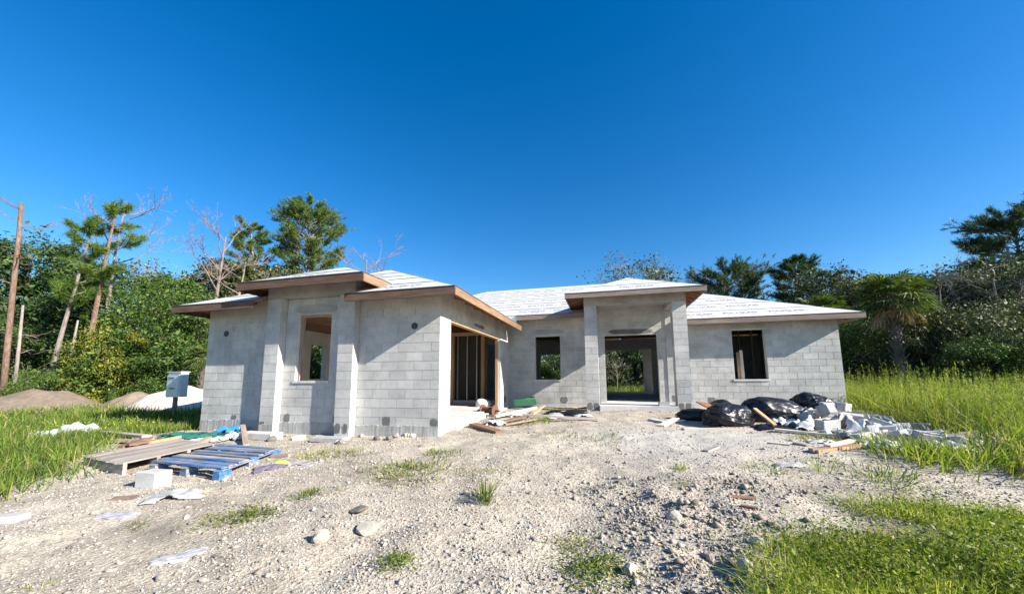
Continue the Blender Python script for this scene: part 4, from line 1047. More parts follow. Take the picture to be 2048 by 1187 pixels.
rn = np.random.default_rng(23); x = rn.uniform(2.8, 6, 26000); y = rn.uniform(-5.6, -1.8, 26000); k = rn.random(26000) < .6*darkbank(x, y)**1.5*(.2+1.2*vnoise(x, y, 3.1, 12))
x, y = x[k], y[k]; m = len(x); sz = np.clip(rn.lognormal(-4.5, .55, m), .005, .05)
dirs = A([(1,0,0),(-1,0,0),(0,1,0),(0,-1,0),(0,0,1),(0,0,-1)], float)
bs = dirs[None]*rn.uniform(.6, 1.15, (m, 6, 1))+rn.normal(0, .2, (m, 6, 3)); bs[:, :, 2] *= .75
Vd = bs*sz[:, None, None]+np.stack([x, y, gz(x, y)+sz*.3], -1)[:, None, :]
Fd = (A([(0,2,4),(2,1,4),(1,3,4),(3,0,4),(2,0,5),(1,2,5),(3,1,5),(0,3,5)])[None]+6*np.arange(m)[:, None, None]).reshape(-1, 3)
tag(obj('dark_gravel', np_mesh('dark_gravel', Vd.reshape(-1, 3), Fd), 'dark_stone'), 'darker churned gravel bank beside the creeping weeds', 'gravel', kind='stuff')
tag(obj('gravel', np_mesh('gravel', V, F), 'stone'), 'pale crushed shell gravel spread over the building lot', 'gravel', kind='stuff')

# ------------------------------------------------------------------ grass and weeds
def blades(x, y, z, h, wd, seed, lean=.45, az=None, curl=.6):
    rn = np.random.default_rng(seed); n = len(x)
    a = rn.uniform(0, 2*math.pi, n) if az is None else az
    ln = np.abs(rn.normal(0, lean, n))
    dx, dy = np.cos(a), np.sin(a); sx, sy = -dy, dx
    ta = rn.uniform(0, math.pi, n); sx, sy = np.cos(ta), np.sin(ta)
    def pt(t, w): 
        off = h*(ln*t+curl*ln*t*t); zz = z+h*t*(1-.28*ln*t)-.01
        return (np.stack([x+dx*off-sx*w, y+dy*off-sy*w, zz], -1), np.stack([x+dx*off+sx*w, y+dy*off+sy*w, zz], -1))
    a0, b0 = pt(0, wd*.7); a1, b1 = pt(.5, wd); tip, _ = pt(1.0, 0)
    V = np.stack([a0, b0, b1, a1, tip], 1).reshape(-1, 3)
    i = 5*np.arange(n)[:, None]
    F = np.concatenate([i+A([[0, 1, 2]]), i+A([[0, 2, 3]]), i+A([[3, 2, 4]])], 1).reshape(-1, 3)
    return V, F
def scatter(poly, n, seed, jitter=.35):
    rn = np.random.default_rng(seed); P = A(poly); lo, hi = P.min(0), P.max(0)
    x = rn.uniform(lo[0], hi[0], n); y = rn.uniform(lo[1], hi[1], n)
    k = inpoly(x+rn.normal(0, jitter, n), y+rn.normal(0, jitter, n), poly)
    return x[k], y[k]
def notunder(x, y): return ~((x > -6.65) & (x < UR+.05) & (y > -.03) & (y < 16) & ((x < .1) | (y > 5.9)))
# left lawn of rank grass: near part dense, far part coarser
near_l = [(-3.0,-5.3),(-3.5,-4.5),(-4.3,-3.5),(-5.3,-2.9),(-6.3,-2.2),(-7.0,-1.2),(-7.0,-.1),(-6.7,.4),(-6.75,3.5),(-13,4),(-15,-6)]
far_l = [(-12.5,-6),(-6.8,3.4),(-7.2,9),(-11,16),(-34,16),(-34,-5)]
VV, FF, off = [], [], 0
for poly, n, hh, ww, sd in ((near_l, 120000, (.13, .36), .006, 1), (far_l, 70000, (.22, .50), .014, 2)):
    x, y = scatter(poly, n, sd, .25); k = notunder(x, y); x, y = x[k], y[k]
    k = np.random.default_rng(sd+9).random(len(x)) < .25+.9*vnoise(x, y, .9, sd); x, y = x[k], y[k]
    rn = np.random.default_rng(sd+3); h = rn.uniform(*hh, len(x))*(.55+.9*vnoise(x, y, .5, 7))
    V, F = blades(x, y, gz(x, y), h, np.full(len(x), ww)*rn.uniform(.7, 1.3, len(x)), sd+5)
    VV.append(V); FF.append(F+off); off += len(V)
tag(obj('grass', np_mesh('grass', np.concatenate(VV), np.concatenate(FF)), 'grass'), 'rank green grass growing left of the house', 'grass', kind='stuff')
rn = np.random.default_rng(4); x, y = scatter([(-6.9,.2),(-7.0,-1.4),(-9,-2),(-13,0),(-12,3),(-7,3)], 1500, 6)
k = rn.random(len(x)) < .45*vnoise(x, y, .9, 3)+.1; x, y = x[k], y[k]
V, F = blades(x, y, gz(x, y)+rn.uniform(.08, .30, len(x)), np.full(len(x), .020), np.full(len(x), .012), 8)
tag(obj('yellow_flowers', np_mesh('yellow_flowers', V, F), 'flower_yellow'), 'tiny yellow flowers dotted over the left grass', 'flowers', kind='stuff')
# tall feathery grass on the right
x, y = scatter(TALL_R, 85000, 11, .3); k = notunder(x, y) & (x < 24); x, y = x[k], y[k]
rn = np.random.default_rng(12)
d_edge = np.clip((x-9.0+.18*(5-y))/1.6, .25, 1)
h = rn.uniform(.35, 1.0, len(x))*d_edge*(.6+.75*vnoise(x, y, .7, 2))
V, F = blades(x, y, gz(x, y), h, rn.uniform(.004, .010, len(x)), 13, .50)
tag(obj('tall_grass', np_mesh('tall_grass', V, F), 'tall_grass'), 'tall bright green grass growing right of the house', 'grass', kind='stuff')
# feathery side shoots on tall stems
def feathers(n, seed):
    rn = np.random.default_rng(seed); x, y = scatter(TALL_R, n, seed, .1); k = notunder(x, y) & (x < 22) & (x > 9.6); x, y = x[k], y[k]
    m = len(x); hz = rn.uniform(.5, 1.3, m)*(.6+.7*vnoise(x, y, .7, 2)); K = 46
    t = rn.uniform(.3, 1.0, (m, K)); a = rn.uniform(0, 6.28, (m, K)); ln = rn.uniform(.05, .18, (m, K))*(1.25-t)
    bx = x[:, None]+(rn.normal(0, .10, m))[:, None]*t; by = y[:, None]+(rn.normal(0, .10, m))[:, None]*t; bz = gz(x, y)[:, None]+hz[:, None]*t
    dx, dy = np.cos(a), np.sin(a); w_ = .005
    p0 = np.stack([bx-dy*w_, by+dx*w_, bz], -1); p1 = np.stack([bx+dy*w_, by-dx*w_, bz], -1); p2 = np.stack([bx+dx*ln, by+dy*ln, bz+ln*.8], -1)
    V = np.stack([p0, p1, p2], 2).reshape(-1, 3); return V, np.arange(len(V)).reshape(-1, 3)
V, F = feathers(24000, 14)
tag(obj('weed_sprays', np_mesh('weed_sprays', V, F), 'tall_grass'), 'feathery light green weed sprays above the tall grass', 'weeds', kind='stuff')
# low leafy ground cover in the near right corner
def leaflets(x, y, z, size, seed, flat=.6):
    rn = np.random.default_rng(seed); n = len(x)
    nrm = rn.normal(0, 1, (n, 3)); nrm[:, 2] = np.abs(nrm[:, 2])+flat; nrm /= np.linalg.norm(nrm, axis=1)[:, None]
    a = np.cross(nrm, rn.normal(0, 1, (n, 3))); a /= np.linalg.norm(a, axis=1)[:, None]; b = np.cross(nrm, a)
    c = np.stack([x, y, z], -1); s = size[:, None]
    V = np.stack([c-a*s, c-b*s*.55, c+a*s, c+b*s*.55], 1).reshape(-1, 3)
    return V, np.arange(4*n).reshape(-1, 4)
rn = np.random.default_rng(31)
x, y = scatter(COVER, 5200, 32, .22)
m = vnoise(x, y, 1.4, 6)*.7+vnoise(x, y, 4, 7)*.3; k = rn.random(len(x)) < np.clip((m-.40)*3.2, 0.02, 1); sx_, sy_ = x[k], y[k]
K = 26; n0 = len(sx_); rad = rn.uniform(.05, .16, n0)
x = (sx_[:, None]+rn.normal(0, 1, (n0, K))*rad[:, None]).ravel(); y = (sy_[:, None]+rn.normal(0, 1, (n0, K))*rad[:, None]).ravel()
zz = gz(x, y)+np.abs(rn.normal(0, .075, len(x)))*np.repeat(.6+1.4*vnoise(sx_, sy_, 1.4, 6), K)+.005
V1, F1 = leaflets(x, y, zz, np.clip(rn.lognormal(-4.6, .42, len(x)), .004, .024), 33)
tag(obj('ground_cover', np_mesh('ground_cover', V1, F1), 'cover_leaf'), 'low leafy weeds creeping over the near right corner', 'weeds', kind='stuff')
x, y = scatter(COVER, 110000, 35, .24); m = vnoise(x, y, 1.4, 6); k = (rn.random(len(x)) < np.clip((m-.25)*1.6, 0, 1)); x, y = x[k], y[k]
V, F = blades(x, y, gz(x, y), rn.uniform(.05, .20, len(x)), rn.uniform(.002, .0045, len(x)), 36, .8)
tag(obj('creeping_stems', np_mesh('creeping_stems', V, F), 'tall_grass'), 'thin grass stems among the low weeds near right', 'grass', kind='stuff')
# single weeds in the gravel
def tuft(px, py, h, n, wd, spread, mat, label, seed, lean=.45, leaf=0, name='weed_tuft', group=None):
    p = G(px, py); rn = np.random.default_rng(seed); t = thing(name, label, 'weed', tuple(p), 0, group)
    x = rn.normal(0, spread, n); y = rn.normal(0, spread, n)
    hh = rn.uniform(.5, 1.0, n)*h; z = gz(x+p[0], y+p[1])-p[2]
    az = np.arctan2(y, x)+rn.normal(0, .6, n)
    V, F = blades(x, y, z, hh, np.full(n, wd), seed+1, lean, az)
    obj('blades', np_mesh('blades', V, F), mat, t)['kind'] = 'stuff'
    if leaf:
        x = rn.normal(0, spread*1.25, leaf); y = rn.normal(0, spread*1.25, leaf); z = gz(x+p[0], y+p[1])-p[2]+np.abs(rn.normal(0, h*.45, leaf))
        V, F = leaflets(x, y, z, rn.uniform(.008, .018, leaf), seed+2); obj('leaves', np_mesh('leaves', V, F), 'cover_leaf', t)['kind'] = 'stuff'
    return t
tuft(972, 1003, .34, 95, .004, .035, 'grass', 'upright grass tuft standing alone in the middle gravel', 61, .32)
tuft(830, 942, .12, 420, .006, .30, 'dry_grass', 'wide flat grass patch before the garage wall', 62, .9)
tuft(800, 938, .10, 240, .006, .22, 'grass', 'greener edge of the flat grass patch before the garage', 72, .9)
tuft(630, 912, .13, 170, .006, .17, 'dry_grass', 'dry grass clump before the bay pilaster', 63, .7)
tuft(690, 906, .12, 120, .006, .16, 'dry_grass', 'straw coloured clump before the garage wall foot', 64, .7)
tuft(880, 905, .10, 170, .006, .17, 'grass', 'dark grass clump at the garage wall corner', 65, .8)
tuft(510, 1030, .11, 70, .004, .10, 'grass', 'leafy green weed beside the white pebbles near left', 66, .7, 420)
tuft(450, 1040, .08, 130, .004, .14, 'dry_grass', 'brownish creeping weed left of the leafy green one', 67, 1.0, 160)
tuft(615, 990, .11, 120, .004, .07, 'grass', 'small green tuft below the purple rag', 68, .6)
tuft(795, 1125, .08, 130, .003, .06, 'grass', 'small bluish green tuft in the near gravel', 69, .8, 200)
tuft(1190, 1140, .09, 80, .003, .13, 'cover_leaf', 'dark green creeping weed beside the pinkish rock', 70, .8, 900)
tuft(1150, 1092, .09, 60, .003, .10, 'dry_grass', 'sparse reddish weed above the dark green creeper', 71, .9, 160)
tuft(1215, 880, .10, 140, .005, .22, 'grass', 'thin grass before the porch in the gravel', 73, .8)
tuft(1130, 870, .10, 130, .005, .25, 'grass', 'thin weeds on the gravel before the scrap heap', 74, .8)
tuft(1080, 842, .16, 130, .006, .16, 'tall_grass', 'yellow green weeds growing through the scrap heap', 75, .5, 120)
tuft(1040, 850, .14, 130, .006, .18, 'dry_grass', 'yellowish weeds at the front of the scrap heap', 76, .6, 80)
tuft(1105, 826, .22, 90, .006, .10, 'tall_grass', 'bright weed under the small window', 77, .5, 120)
tuft(1360, 940, .14, 50, .004, .05, 'tall_grass', 'small sprig at the edge of the tyre tracks', 78, .5)
tuft(1535, 938, .08, 140, .005, .18, 'grass', 'flat grass patch beside the clear bottle scrap', 79, .9)
tuft(1647, 945, .36, 26, .004, .05, 'tall_grass', 'spindly weed with spread stems on the sand', 80, .6)
tuft(1760, 955, .17, 190, .006, .22, 'grass', 'spreading grass clump before the white sacks', 81, .8)
tuft(1700, 880, .11, 420, .006, .35, 'dry_grass', 'dry grass strip in front of the rubble heap', 82, .6)
tuft(1640, 878, .10, 260, .006, .28, 'dry_grass', 'dry grass strip beside the pale board', 83, .6)
tuft(1835, 915, .36, 320, .008, .25, 'tall_grass', 'thick grass clump between the two white sacks', 84, .5)
tuft(1950, 925, .40, 420, .008, .32, 'tall_grass', 'thick grass clump right of the white sack', 85, .5)
tuft(1770, 890, .30, 150, .007, .15, 'dry_grass', 'dry grass clump growing out of the rubble', 86, .5)
tuft(665, 985, .05, 60, .003, .08, 'dry_grass', 'tiny dry tuft in the middle gravel', 87, .9)
tuft(270, 1052, .06, 60, .003, .06, 'grass', 'tiny green tuft beside the torn plastic scrap', 88, .9)
tuft(75, 1175, .05, 40, .003, .05, 'dry_grass', 'little weed at the near left of the gravel', 89, .9)
tuft(1000, 940, .08, 90, .004, .14, 'dry_grass', 'brown dead weeds before the scrap heap', 90, .9)
tuft(940, 945, .08, 90, .004, .12, 'dry_grass', 'withered weeds behind the upright tuft', 91, .9)
tuft(500, 866, .22, 30, .004, .04, 'grass', 'thin grass at the shaded foot of the house wall', 92, .5)
tuft(1360, 970, .10, 40, .003, .06, 'dry_grass', 'sparse stems on the tyre bank', 93, .7)

# ------------------------------------------------------------------ trees
def leaf_quads(C, size, outward, seed, asp=.5, upb=.5):
    rn = np.random.default_rng(seed); n = len(C)
    nrm = rn.normal(0, 1, (n, 3))+outward*.9; nrm[:, 2] += upb
    nrm /= np.linalg.norm(nrm, axis=1)[:, None]+1e-9
    a = np.cross(nrm, rn.normal(0, 1, (n, 3))); a /= np.linalg.norm(a, axis=1)[:, None]+1e-9; b = np.cross(nrm, a)
    s = size[:, None]
    V = np.stack([C-a*s, C-b*s*asp, C+a*s, C+b*s*asp], 1).reshape(-1, 3)
    return V, np.arange(4*n).reshape(-1, 4)
def limb(mb, p0, p1, r0, r1, rn, wob=.08, n=5, k=5):
    p0, p1 = A(p0, float), A(p1, float); L = np.linalg.norm(p1-p0); pts = []
    for i in range(n+1):
        t = i/n; q = p0+(p1-p0)*t
        if 0 < i < n: q = q+rn.normal(0, wob*L*.35, 3)*math.sin(math.pi*t)
        pts.append(tuple(q))
    mb.tube(pts, [r0+(r1-r0)*i/n for i in range(n+1)], k); return pts
def broadleaf(seed, H, W, low, lobes=13, per=26, leaves=26, size=.085, loose=.20, trunk_r=.14, upb=.5):
    """trunk and limbs + leaf clumps; returns (trunk mesh, crown mesh). base at z=0"""
    rn = np.random.default_rng(seed); tb = MB(); C = []; O = []
    cz = (low+1)/2*H; top = np.array([rn.normal(0, .04*W), rn.normal(0, .04*W), H*.62])
    limb(tb, (0, 0, -.2), top*A([.6, .6, .7]), trunk_r, trunk_r*.6, rn, .10, 6, 7)
    fork = top*A([.6, .6, .7])
    for i in range(lobes):
        t = (i+.5)/lobes; zz = H*(low+(1-low)*(.10+.80*rn.random()))
        rel = (zz/H-low)/(1-low); rad = W*.5*math.sin(math.pi*min(.97, .22+.70*rel))**.8
        an = 2.4*i+rn.uniform(-.5, .5); rr_ = rad*rn.uniform(.35, .95)
        c = A([math.cos(an)*rr_, math.sin(an)*rr_, zz]); lr = W*rn.uniform(.10, .22)
        st = fork*(rn.uniform(.55, 1) if zz > fork[2]*.6 else .35)
        limb(tb, st, c, trunk_r*.42, trunk_r*.10, rn, .14, 4, 5)
        d = rn.normal(0, 1, (per, 3)); d /= np.linalg.norm(d, axis=1)[:, None]; d[:, 2] = d[:, 2]*.8+.12
        cl = c+d*lr*rn.uniform(.45, 1.05, (per, 1))
        for q, dd in zip(cl, d):
            m = rn.integers(leaves//2, leaves+leaves//2)
            P = q+rn.normal(0, 1, (m, 3))*A([1, 1, .7])*lr*loose
            P[:, 2] = np.maximum(P[:, 2], .03); C.append(P); O.append(np.repeat(dd[None], m, 0))
        for q in cl[::5]: limb(tb, c, q, trunk_r*.10, .008, rn, .1, 2, 4)
    C = np.concatenate(C); O = np.concatenate(O)
    V, F = leaf_quads(C, rn.lognormal(-.12, .38, len(C))*size, O, seed+1, .5, upb)
    return tb.mesh('trunk'), np_mesh('crown', V, F)
def needles(tips, dirs, seed, n=46, ln=.24, wd=.012):
    rn = np.random.default_rng(seed); T = np.repeat(A(tips), n, 0); D = np.repeat(A(dirs), n, 0)
    d = rn.normal(0, 1, T.shape)+D*.8; d /= np.linalg.norm(d, axis=1)[:, None]
    L = rn.uniform(.6, 1.1, (len(T), 1))*ln; b = np.cross(d, rn.normal(0, 1, T.shape)); b /= np.linalg.norm(b, axis=1)[:, None]
    p0 = T-D*rn.uniform(0, ln*1.2, (len(T), 1))
    V = np.stack([p0-b*wd, p0+b*wd, p0+d*L], 1).reshape(-1, 3); return V, np.arange(len(V)).reshape(-1, 3)
def pine(seed, H, crown_lo, W, whorls=9, per=4, sub=6, trunk_r=.14, lean=(0, 0), gaps=.0, ntuft=46, ln=.26, prof=None):
    rn = np.random.default_rng(seed); tb = MB(); tips, dirs = [], []
    def tr(t): return A([lean[0]*t**1.3+.10*math.sin(t*5+seed), lean[1]*t+.10*math.sin(t*4+seed*2), H*t])
    tb.tube([tuple(tr(t)-A([0, 0, .2 if t == 0 else 0])) for t in np.linspace(0, 1, 12)], [trunk_r*(1-.8*t)+.01 for t in np.linspace(0, 1, 12)], 8)
    for i in range(whorls):
        t = crown_lo+(1-crown_lo)*(i+.3)/whorls
        rel = (t-crown_lo)/(1-crown_lo); R = W*.5*(prof(rel) if prof else (math.sin(math.pi*(.18+.74*rel))**.7))
        for j in range(per):
            if rn.random() < gaps: continue
            an = 2.4*(i*per+j)+rn.uniform(-.4, .4); d = A([math.cos(an), math.sin(an), rn.uniform(.25, .85)])
            b0 = tr(t); b1 = b0+d*R*rn.uniform(.7, 1.1)
            limb(tb, b0, b1, trunk_r*.22*(1-.5*rel), .014, rn, .12, 4, 5)
            for s in range(sub):
                u = rn.uniform(.45, 1.0); q = b0+(b1-b0)*u; dd = d+rn.normal(0, .6, 3); dd[2] = abs(dd[2])+.15; dd /= np.linalg.norm(dd)
                e = q+dd*R*rn.uniform(.12, .42); limb(tb, q, e, .016, .007, rn, .08, 2, 4); tips.append(e); dirs.append(dd)
            tips.append(b1); dirs.append(d/np.linalg.norm(d))
    for s in range(5): tips.append(tr(1)+rn.normal(0, .12, 3)); dirs.append(A([0, 0, 1.]))
    V, F = needles(tips, dirs, seed+1, ntuft, ln)
    return tb.mesh('trunk'), np_mesh('crown', V, F)
def bare(seed, H, W, first=.45, limbs=7, trunk_r=.12, twig=4, lean=(0, 0), levels=3, up=.55):
    rn = np.random.default_rng(seed); tb = MB()
    def tr(t): return A([lean[0]*t+.07*math.sin(t*6+seed), lean[1]*t+.07*math.sin(t*4+seed), H*t*.86])
    tb.tube([tuple(tr(t)-A([0, 0, .2 if t == 0 else 0])) for t in np.linspace(0, 1, 10)], [trunk_r*(1-.82*t)+.008 for t in np.linspace(0, 1, 10)], 7)
    def grow(p, d, L, r, lv):
        e = p+d*L; pts = limb(tb, p, e, r, max(r*.4, .004), rn, .10, 4, 5 if lv > 1 else 4)
        if lv == 0: return
        for k in range(twig):
            u = rn.uniform(.35, 1.0); q = A(pts[min(4, int(u*4)+1)])
            nd = d+rn.normal(0, .55, 3); nd[2] += .18; nd /= np.linalg.norm(nd)
            grow(q, nd, L*rn.uniform(.36, .60), r*.46, lv-1)
    for i in range(limbs):
        t = first+(1-first)*(i+.5)/limbs; an = 2.4*i+rn.uniform(-.5, .5)
        d = A([math.cos(an), math.sin(an), rn.uniform(up*.5, up*1.6)]); d /= np.linalg.norm(d)
        grow(tr(t), d, W*.5*rn.uniform(.6, 1.1)*(1.1-.5*(t-first)), trunk_r*.27, levels-1)
    return tb.mesh('trunk')
def palm(seed, H, R=1.05, fronds=34, dead=10):
    rn = np.random.default_rng(seed); tb = MB()
    tb.tube([(0, 0, -.2), (.03, 0, H*.3), (.02, .03, H*.7), (0, 0, H)], [.20, .17, .17, .20], 10)
    for i in range(60):                                    # old leaf boots on the trunk
        an = i*2.4; z = H*(.25+.75*i/60); tb.tube([(math.cos(an)*.15, math.sin(an)*.15, z), (math.cos(an)*.30, math.sin(an)*.30, z+.22)], [.045, .02], 4)
    def fan(k, deadf):
        V, F = [], []
        an = 2.4*k+rn.uniform(-.3, .3); el = rn.uniform(-1.3, -.7) if deadf else (1.25-2.0*(k/fronds)+rn.uniform(-.15, .15))
        d = A([math.cos(an)*math.cos(el), math.sin(an)*math.cos(el), math.sin(el)]); side = A([-math.sin(an), math.cos(an), 0]); upv = np.cross(side, d)*-1
        p0 = A([math.cos(an)*.12, math.sin(an)*.12, H-.1-(.25 if deadf else 0)]); pl = rn.uniform(.55, .95)*R; p1 = p0+d*pl+A([0, 0, -.12])
        tb.tube([tuple(p0), tuple((p0+p1)/2+A([0, 0, .04])), tuple(p1)], [.022, .018, .014], 4)
        m = 30
        for j in range(m):
            a = (j/(m-1)-.5)*math.radians(235); L = R*(.62+.38*math.cos(a*.62))*rn.uniform(.88, 1.05)*(.75 if deadf else 1)
            dd = d*math.cos(a)+side*math.sin(a); w = .026*R
            nb = -d*math.sin(a)+side*math.cos(a)
            mid = p1+dd*L*.55+A([0, 0, .05*L]); tip = p1+dd*L+A([0, 0, -.28*L])
            b = len(V); lift = upv*(.02 if j % 2 else -.02)
            V += [p1, mid-nb*w+lift, tip, mid+nb*w-lift]; F.append((b, b+1, b+2, b+3))
        return V, F
    gV, gF, dV, dF = [], [], [], []
    for k in range(fronds):
        V, F = fan(k, False); b = len(gV); gV += V; gF += [tuple(b+i for i in f) for f in F]
    for k in range(dead):
        V, F = fan(k, True); b = len(dV); dV += V; dF += [tuple(b+i for i in f) for f in F]
    return tb.mesh('trunk'), np_mesh('fronds', A(gV), A(gF)), np_mesh('dead_fronds', A(dV), A(dF))

PROTO = {}
def proto(key, fn):
    if key not in PROTO: PROTO[key] = fn()
    return PROTO[key]
def plant(name, label, cat, px, ytop, depth, meshes, mats, H, rz=0.0, wide=1.0, group=None, sink=0.0, xyz=None):
    x, y, z, zt = far(px, ytop, depth) if xyz is None else xyz
    s = (zt-z)/H
    t = thing(name, label, cat, (x, y, z-sink), rz, group, (s*wide, s*wide, s))
    for me, nm, mt in zip(meshes, ('trunk', 'crown', 'dead_fronds'), mats):
        m2 = me
        if me.materials and me.materials[0] != MATS[mt]:
            m2 = me.copy(); m2.materials.clear()
        o = obj(nm, m2, mt, t)
        if nm == 'crown': o['kind'] = 'stuff'
    return t
oakA = lambda: proto('oakA', lambda: broadleaf(101, 8, 6.5, .16, 26, 24, 48, .068, .22))
oakB = lambda: proto('oakB', lambda: broadleaf(102, 8, 6.0, .10, 26, 24, 48, .068, .23))
oakC = lambda: proto('oakC', lambda: broadleaf(103, 6, 5.6, .04, 28, 24, 46, .060, .22, .10))
shrA = lambda: proto('shrA', lambda: broadleaf(104, 4, 4.6, .0, 28, 22, 42, .048, .23, .07))
shrB = lambda: proto('shrB', lambda: broadleaf(105, 4, 4.0, .0, 24, 22, 42, .050, .25, .07))
thin = lambda: proto('thin', lambda: broadleaf(106, 7, 5.2, .35, 18, 22, 18, .055, .26, .10))
airy = lambda: proto('airy', lambda: broadleaf(107, 7, 3.6, .40, 9, 16, 8, .06, .34, .07))

# --- left wood
OA, OB, OC, SA, SB = 8, 8, 6, 4, 4
D = ('bark_dark', 'leaf_dark'); MI = ('bark_dark', 'leaf_mid'); OL = ('bark_grey', 'leaf_olive'); YE = ('bark_dark', 'leaf_yellow')
plant('broadleaf_tree', 'dark broadleaf tree behind the broken pine trunk', 'tree', 15, 462, 25, oakA(), D, OA, .3)
plant('broadleaf_tree', 'dark tree filling the gap between broken pine and tall pine', 'tree', 110, 478, 27, oakB(), D, OB, 1.1, 1.15)
plant('broadleaf_tree', 'rounded green tree right behind the tall pine', 'tree', 215, 525, 27, oakA(), MI, OA, 2.1, 1.1)
plant('broadleaf_tree', 'leafy tree with narrow top beside the bare grey twigs', 'tree', 330, 532, 26, oakB(), MI, OB, 3.3, .85)
plant('broadleaf_tree', 'dense bright green bush tree behind the utility box', 'tree', 300, 582, 21.5, oakC(), MI, OC, .5, 1.12)
plant('broadleaf_tree', 'green bush tree against the left end of the house', 'tree', 385, 590, 21.5, oakC(), MI, OC, 2.5, 1.0)
plant('broadleaf_tree', 'yellowish bush in front of the tall pine foot', 'tree', 245, 665, 19.5, shrA(), YE, SA, 1.5, .8)
plant('shrub', 'dark shrub between the thin pale trunks and dirt mound', 'shrub', 90, 640, 21.5, shrB(), D, SB, 2.2, 1.1)
plant('shrub', 'dark shrub at the foot of the broken pine', 'shrub', 20, 650, 22, shrA(), D, SA, .7, 1.2)
plant('shrub', 'dark shrub under the tall pine behind the mound', 'shrub', 165, 655, 23, shrB(), D, SB, 3.9, 1.2)
plant('shrub', 'low green shrub behind the pale sand pile', 'shrub', 350, 690, 20, shrA(), MI, SA, 5.0, 1.0)
plant('shrub', 'low shrub behind the small dirt heap', 'shrub', 270, 705, 19.5, shrB(), MI, SB, 1.0, 1.0)
plant('shrub', 'shrub with upright shoots left of the dirt mound', 'shrub', 70, 735, 17, shrB(), MI, SB, 4.0, .8)
plant('broadleaf_tree', 'dark oak behind the bay roof of the house', 'tree', 400, 520, 31, oakA(), OL, OA, 4.0, 1.1)
plant('broadleaf_tree', 'broad dark oak behind the dead forked tree', 'tree', 480, 515, 33, oakB(), OL, OB, 5.1, 1.25)
plant('broadleaf_tree', 'low dark oak crown under the leaning pine', 'tree', 555, 528, 34, oakA(), OL, OA, .9, 1.0)
plant('broadleaf_tree', 'thin grey leaved tree above the bush tops', 'tree', 345, 488, 30, airy(), ('bark_dead', 'leaf_grey'), 7, .4, 1.0)
# pines on the left
PN = ('bark_pine', 'needle')
plant('pine_tree', 'tall leaning pine with tufted crown above the dirt mound', 'tree', 205, 418, 20, proto('pine1', lambda: pine(211, 10, .60, 2.7, 6, 3, 6, .135, (1.0, .2), .25, 80, .34)), PN, 10, -.1)
plant('pine_tree', 'slender grey pine with soft drooping crown beside the tall pine', 'tree', 148, 455, 19.3, proto('pine2', lambda: pine(212, 9, .52, 2.3, 7, 3, 6, .11, (.9, 0), .15, 80, .36)), ('bark_grey', 'needle'), 9, .2)
def snag(name, label, pts_px, depth, r0, r1, mat, twigs, seed):
    """a bare trunk following photo pixels at one depth, with a few broken side limbs"""
    rn = np.random.default_rng(seed); P = []
    for i, (px, py) in enumerate(pts_px):
        d = ray(px, py); t = depth/(d[0]*_fh[0]+d[1]*_fh[1]); P.append(CAM+d*t)
    b = A([P[0][0], P[0][1], g1(P[0][0], P[0][1])]); P[0] = b-A([0, 0, .2]); mb = MB(); n = len(P)
    mb.tube([tuple(q-b) for q in P], [r0+(r1-r0)*i/(n-1) for i in range(n)], 9)
    t = thing(name, label, 'tree', tuple(b)); mb.build('trunk', mat, t, True)
    for k in range(twigs):
        u = rn.uniform(.25, .98); i = min(int(u*(n-1)), n-2); f = u*(n-1)-i; q = (P[i]*(1-f)+P[i+1]*f)-b
        an = rn.uniform(0, 6.28); d = A([math.cos(an), math.sin(an), rn.uniform(-.2, .6)]); L = rn.uniform(.4, 1.8)
        br = MB(); e = q+d*L; limb(br, q, e, r1*.35, .012, rn, .2, 5, 5)
        for _ in range(3): 
            w2 = q+d*L*rn.uniform(.4, .95); limb(br, w2, w2+(d+rn.normal(0, .7, 3))*L*.35, .02, .006, rn, .15, 3, 4)
        br.build('dead_branch', mat, t, True)
snag('dead_pine', 'reddish broken off pine trunk with a jagged top', [(8, 790), (14, 700), (28, 560), (38, 470), (43, 406)], 18.5, .135, .075, 'bark_pine', 12, 1)
snag('bare_tree', 'thin pale bare trunk beside the broken pine', [(28, 800), (38, 690), (46, 610)], 18.2, .085, .045, 'bark_grey', 4, 2)
snag('bare_tree', 'slim pale trunk leaning beside the slender grey pine', [(131, 785), (140, 720), (156, 640)], 19, .075, .04, 'bark_grey', 4, 3)
# dead branches of the tall pine rising over its crown, as a bare tree behind it
plant('dead_tree', 'bare branching tree rising above the tall pine crown', 'tree', 228, 362, 21.5, (proto('bare1', lambda: bare(301, 10, 3.8, .70, 7, .10, 4, (.5, 0), 4, .75)),), ('bark_dead',), 10, .8)
plant('dead_tree', 'bare forked tree standing behind the left eave', 'tree', 448, 418, 27, (proto('bare2', lambda: bare(302, 10, 4.0, .55, 7, .14, 4, (.4, 0), 4, 1.1)),), ('bark_dead',), 10, 2.2)
plant('dead_tree', 'smaller pale bare tree beside the forked one', 'tree', 478, 478, 28, (proto('bare3', lambda: bare(303, 8, 3.4, .5, 9, .10, 4, (.3, 0), 4, .5)),), ('bark_dead',), 8, 1.2)
plant('dead_tree', 'bare rounded tree behind the bay roof peak', 'tree', 733, 478, 33, (proto('bare4', lambda: bare(304, 9, 4.2, .5, 10, .11, 4, (0, 0), 4, .6)),), ('bark_dead',), 9, .2)
plant('dead_tree', 'lower bare tree behind the garage roof', 'tree', 790, 505, 34, (PROTO['bare3'],), ('bark_dead',), 8, 3.0)
PD = ('bark_grey', 'needle_dark')
plant('pine_tree', 'pine with a large round crown behind the bay roof', 'tree', 622, 416, 34, proto('pine3', lambda: pine(213, 12, .55, 3.9, 13, 7, 20, .18, (0, 0), .04, 34, .25)), ('bark_grey', 'needle'), 12, .3)
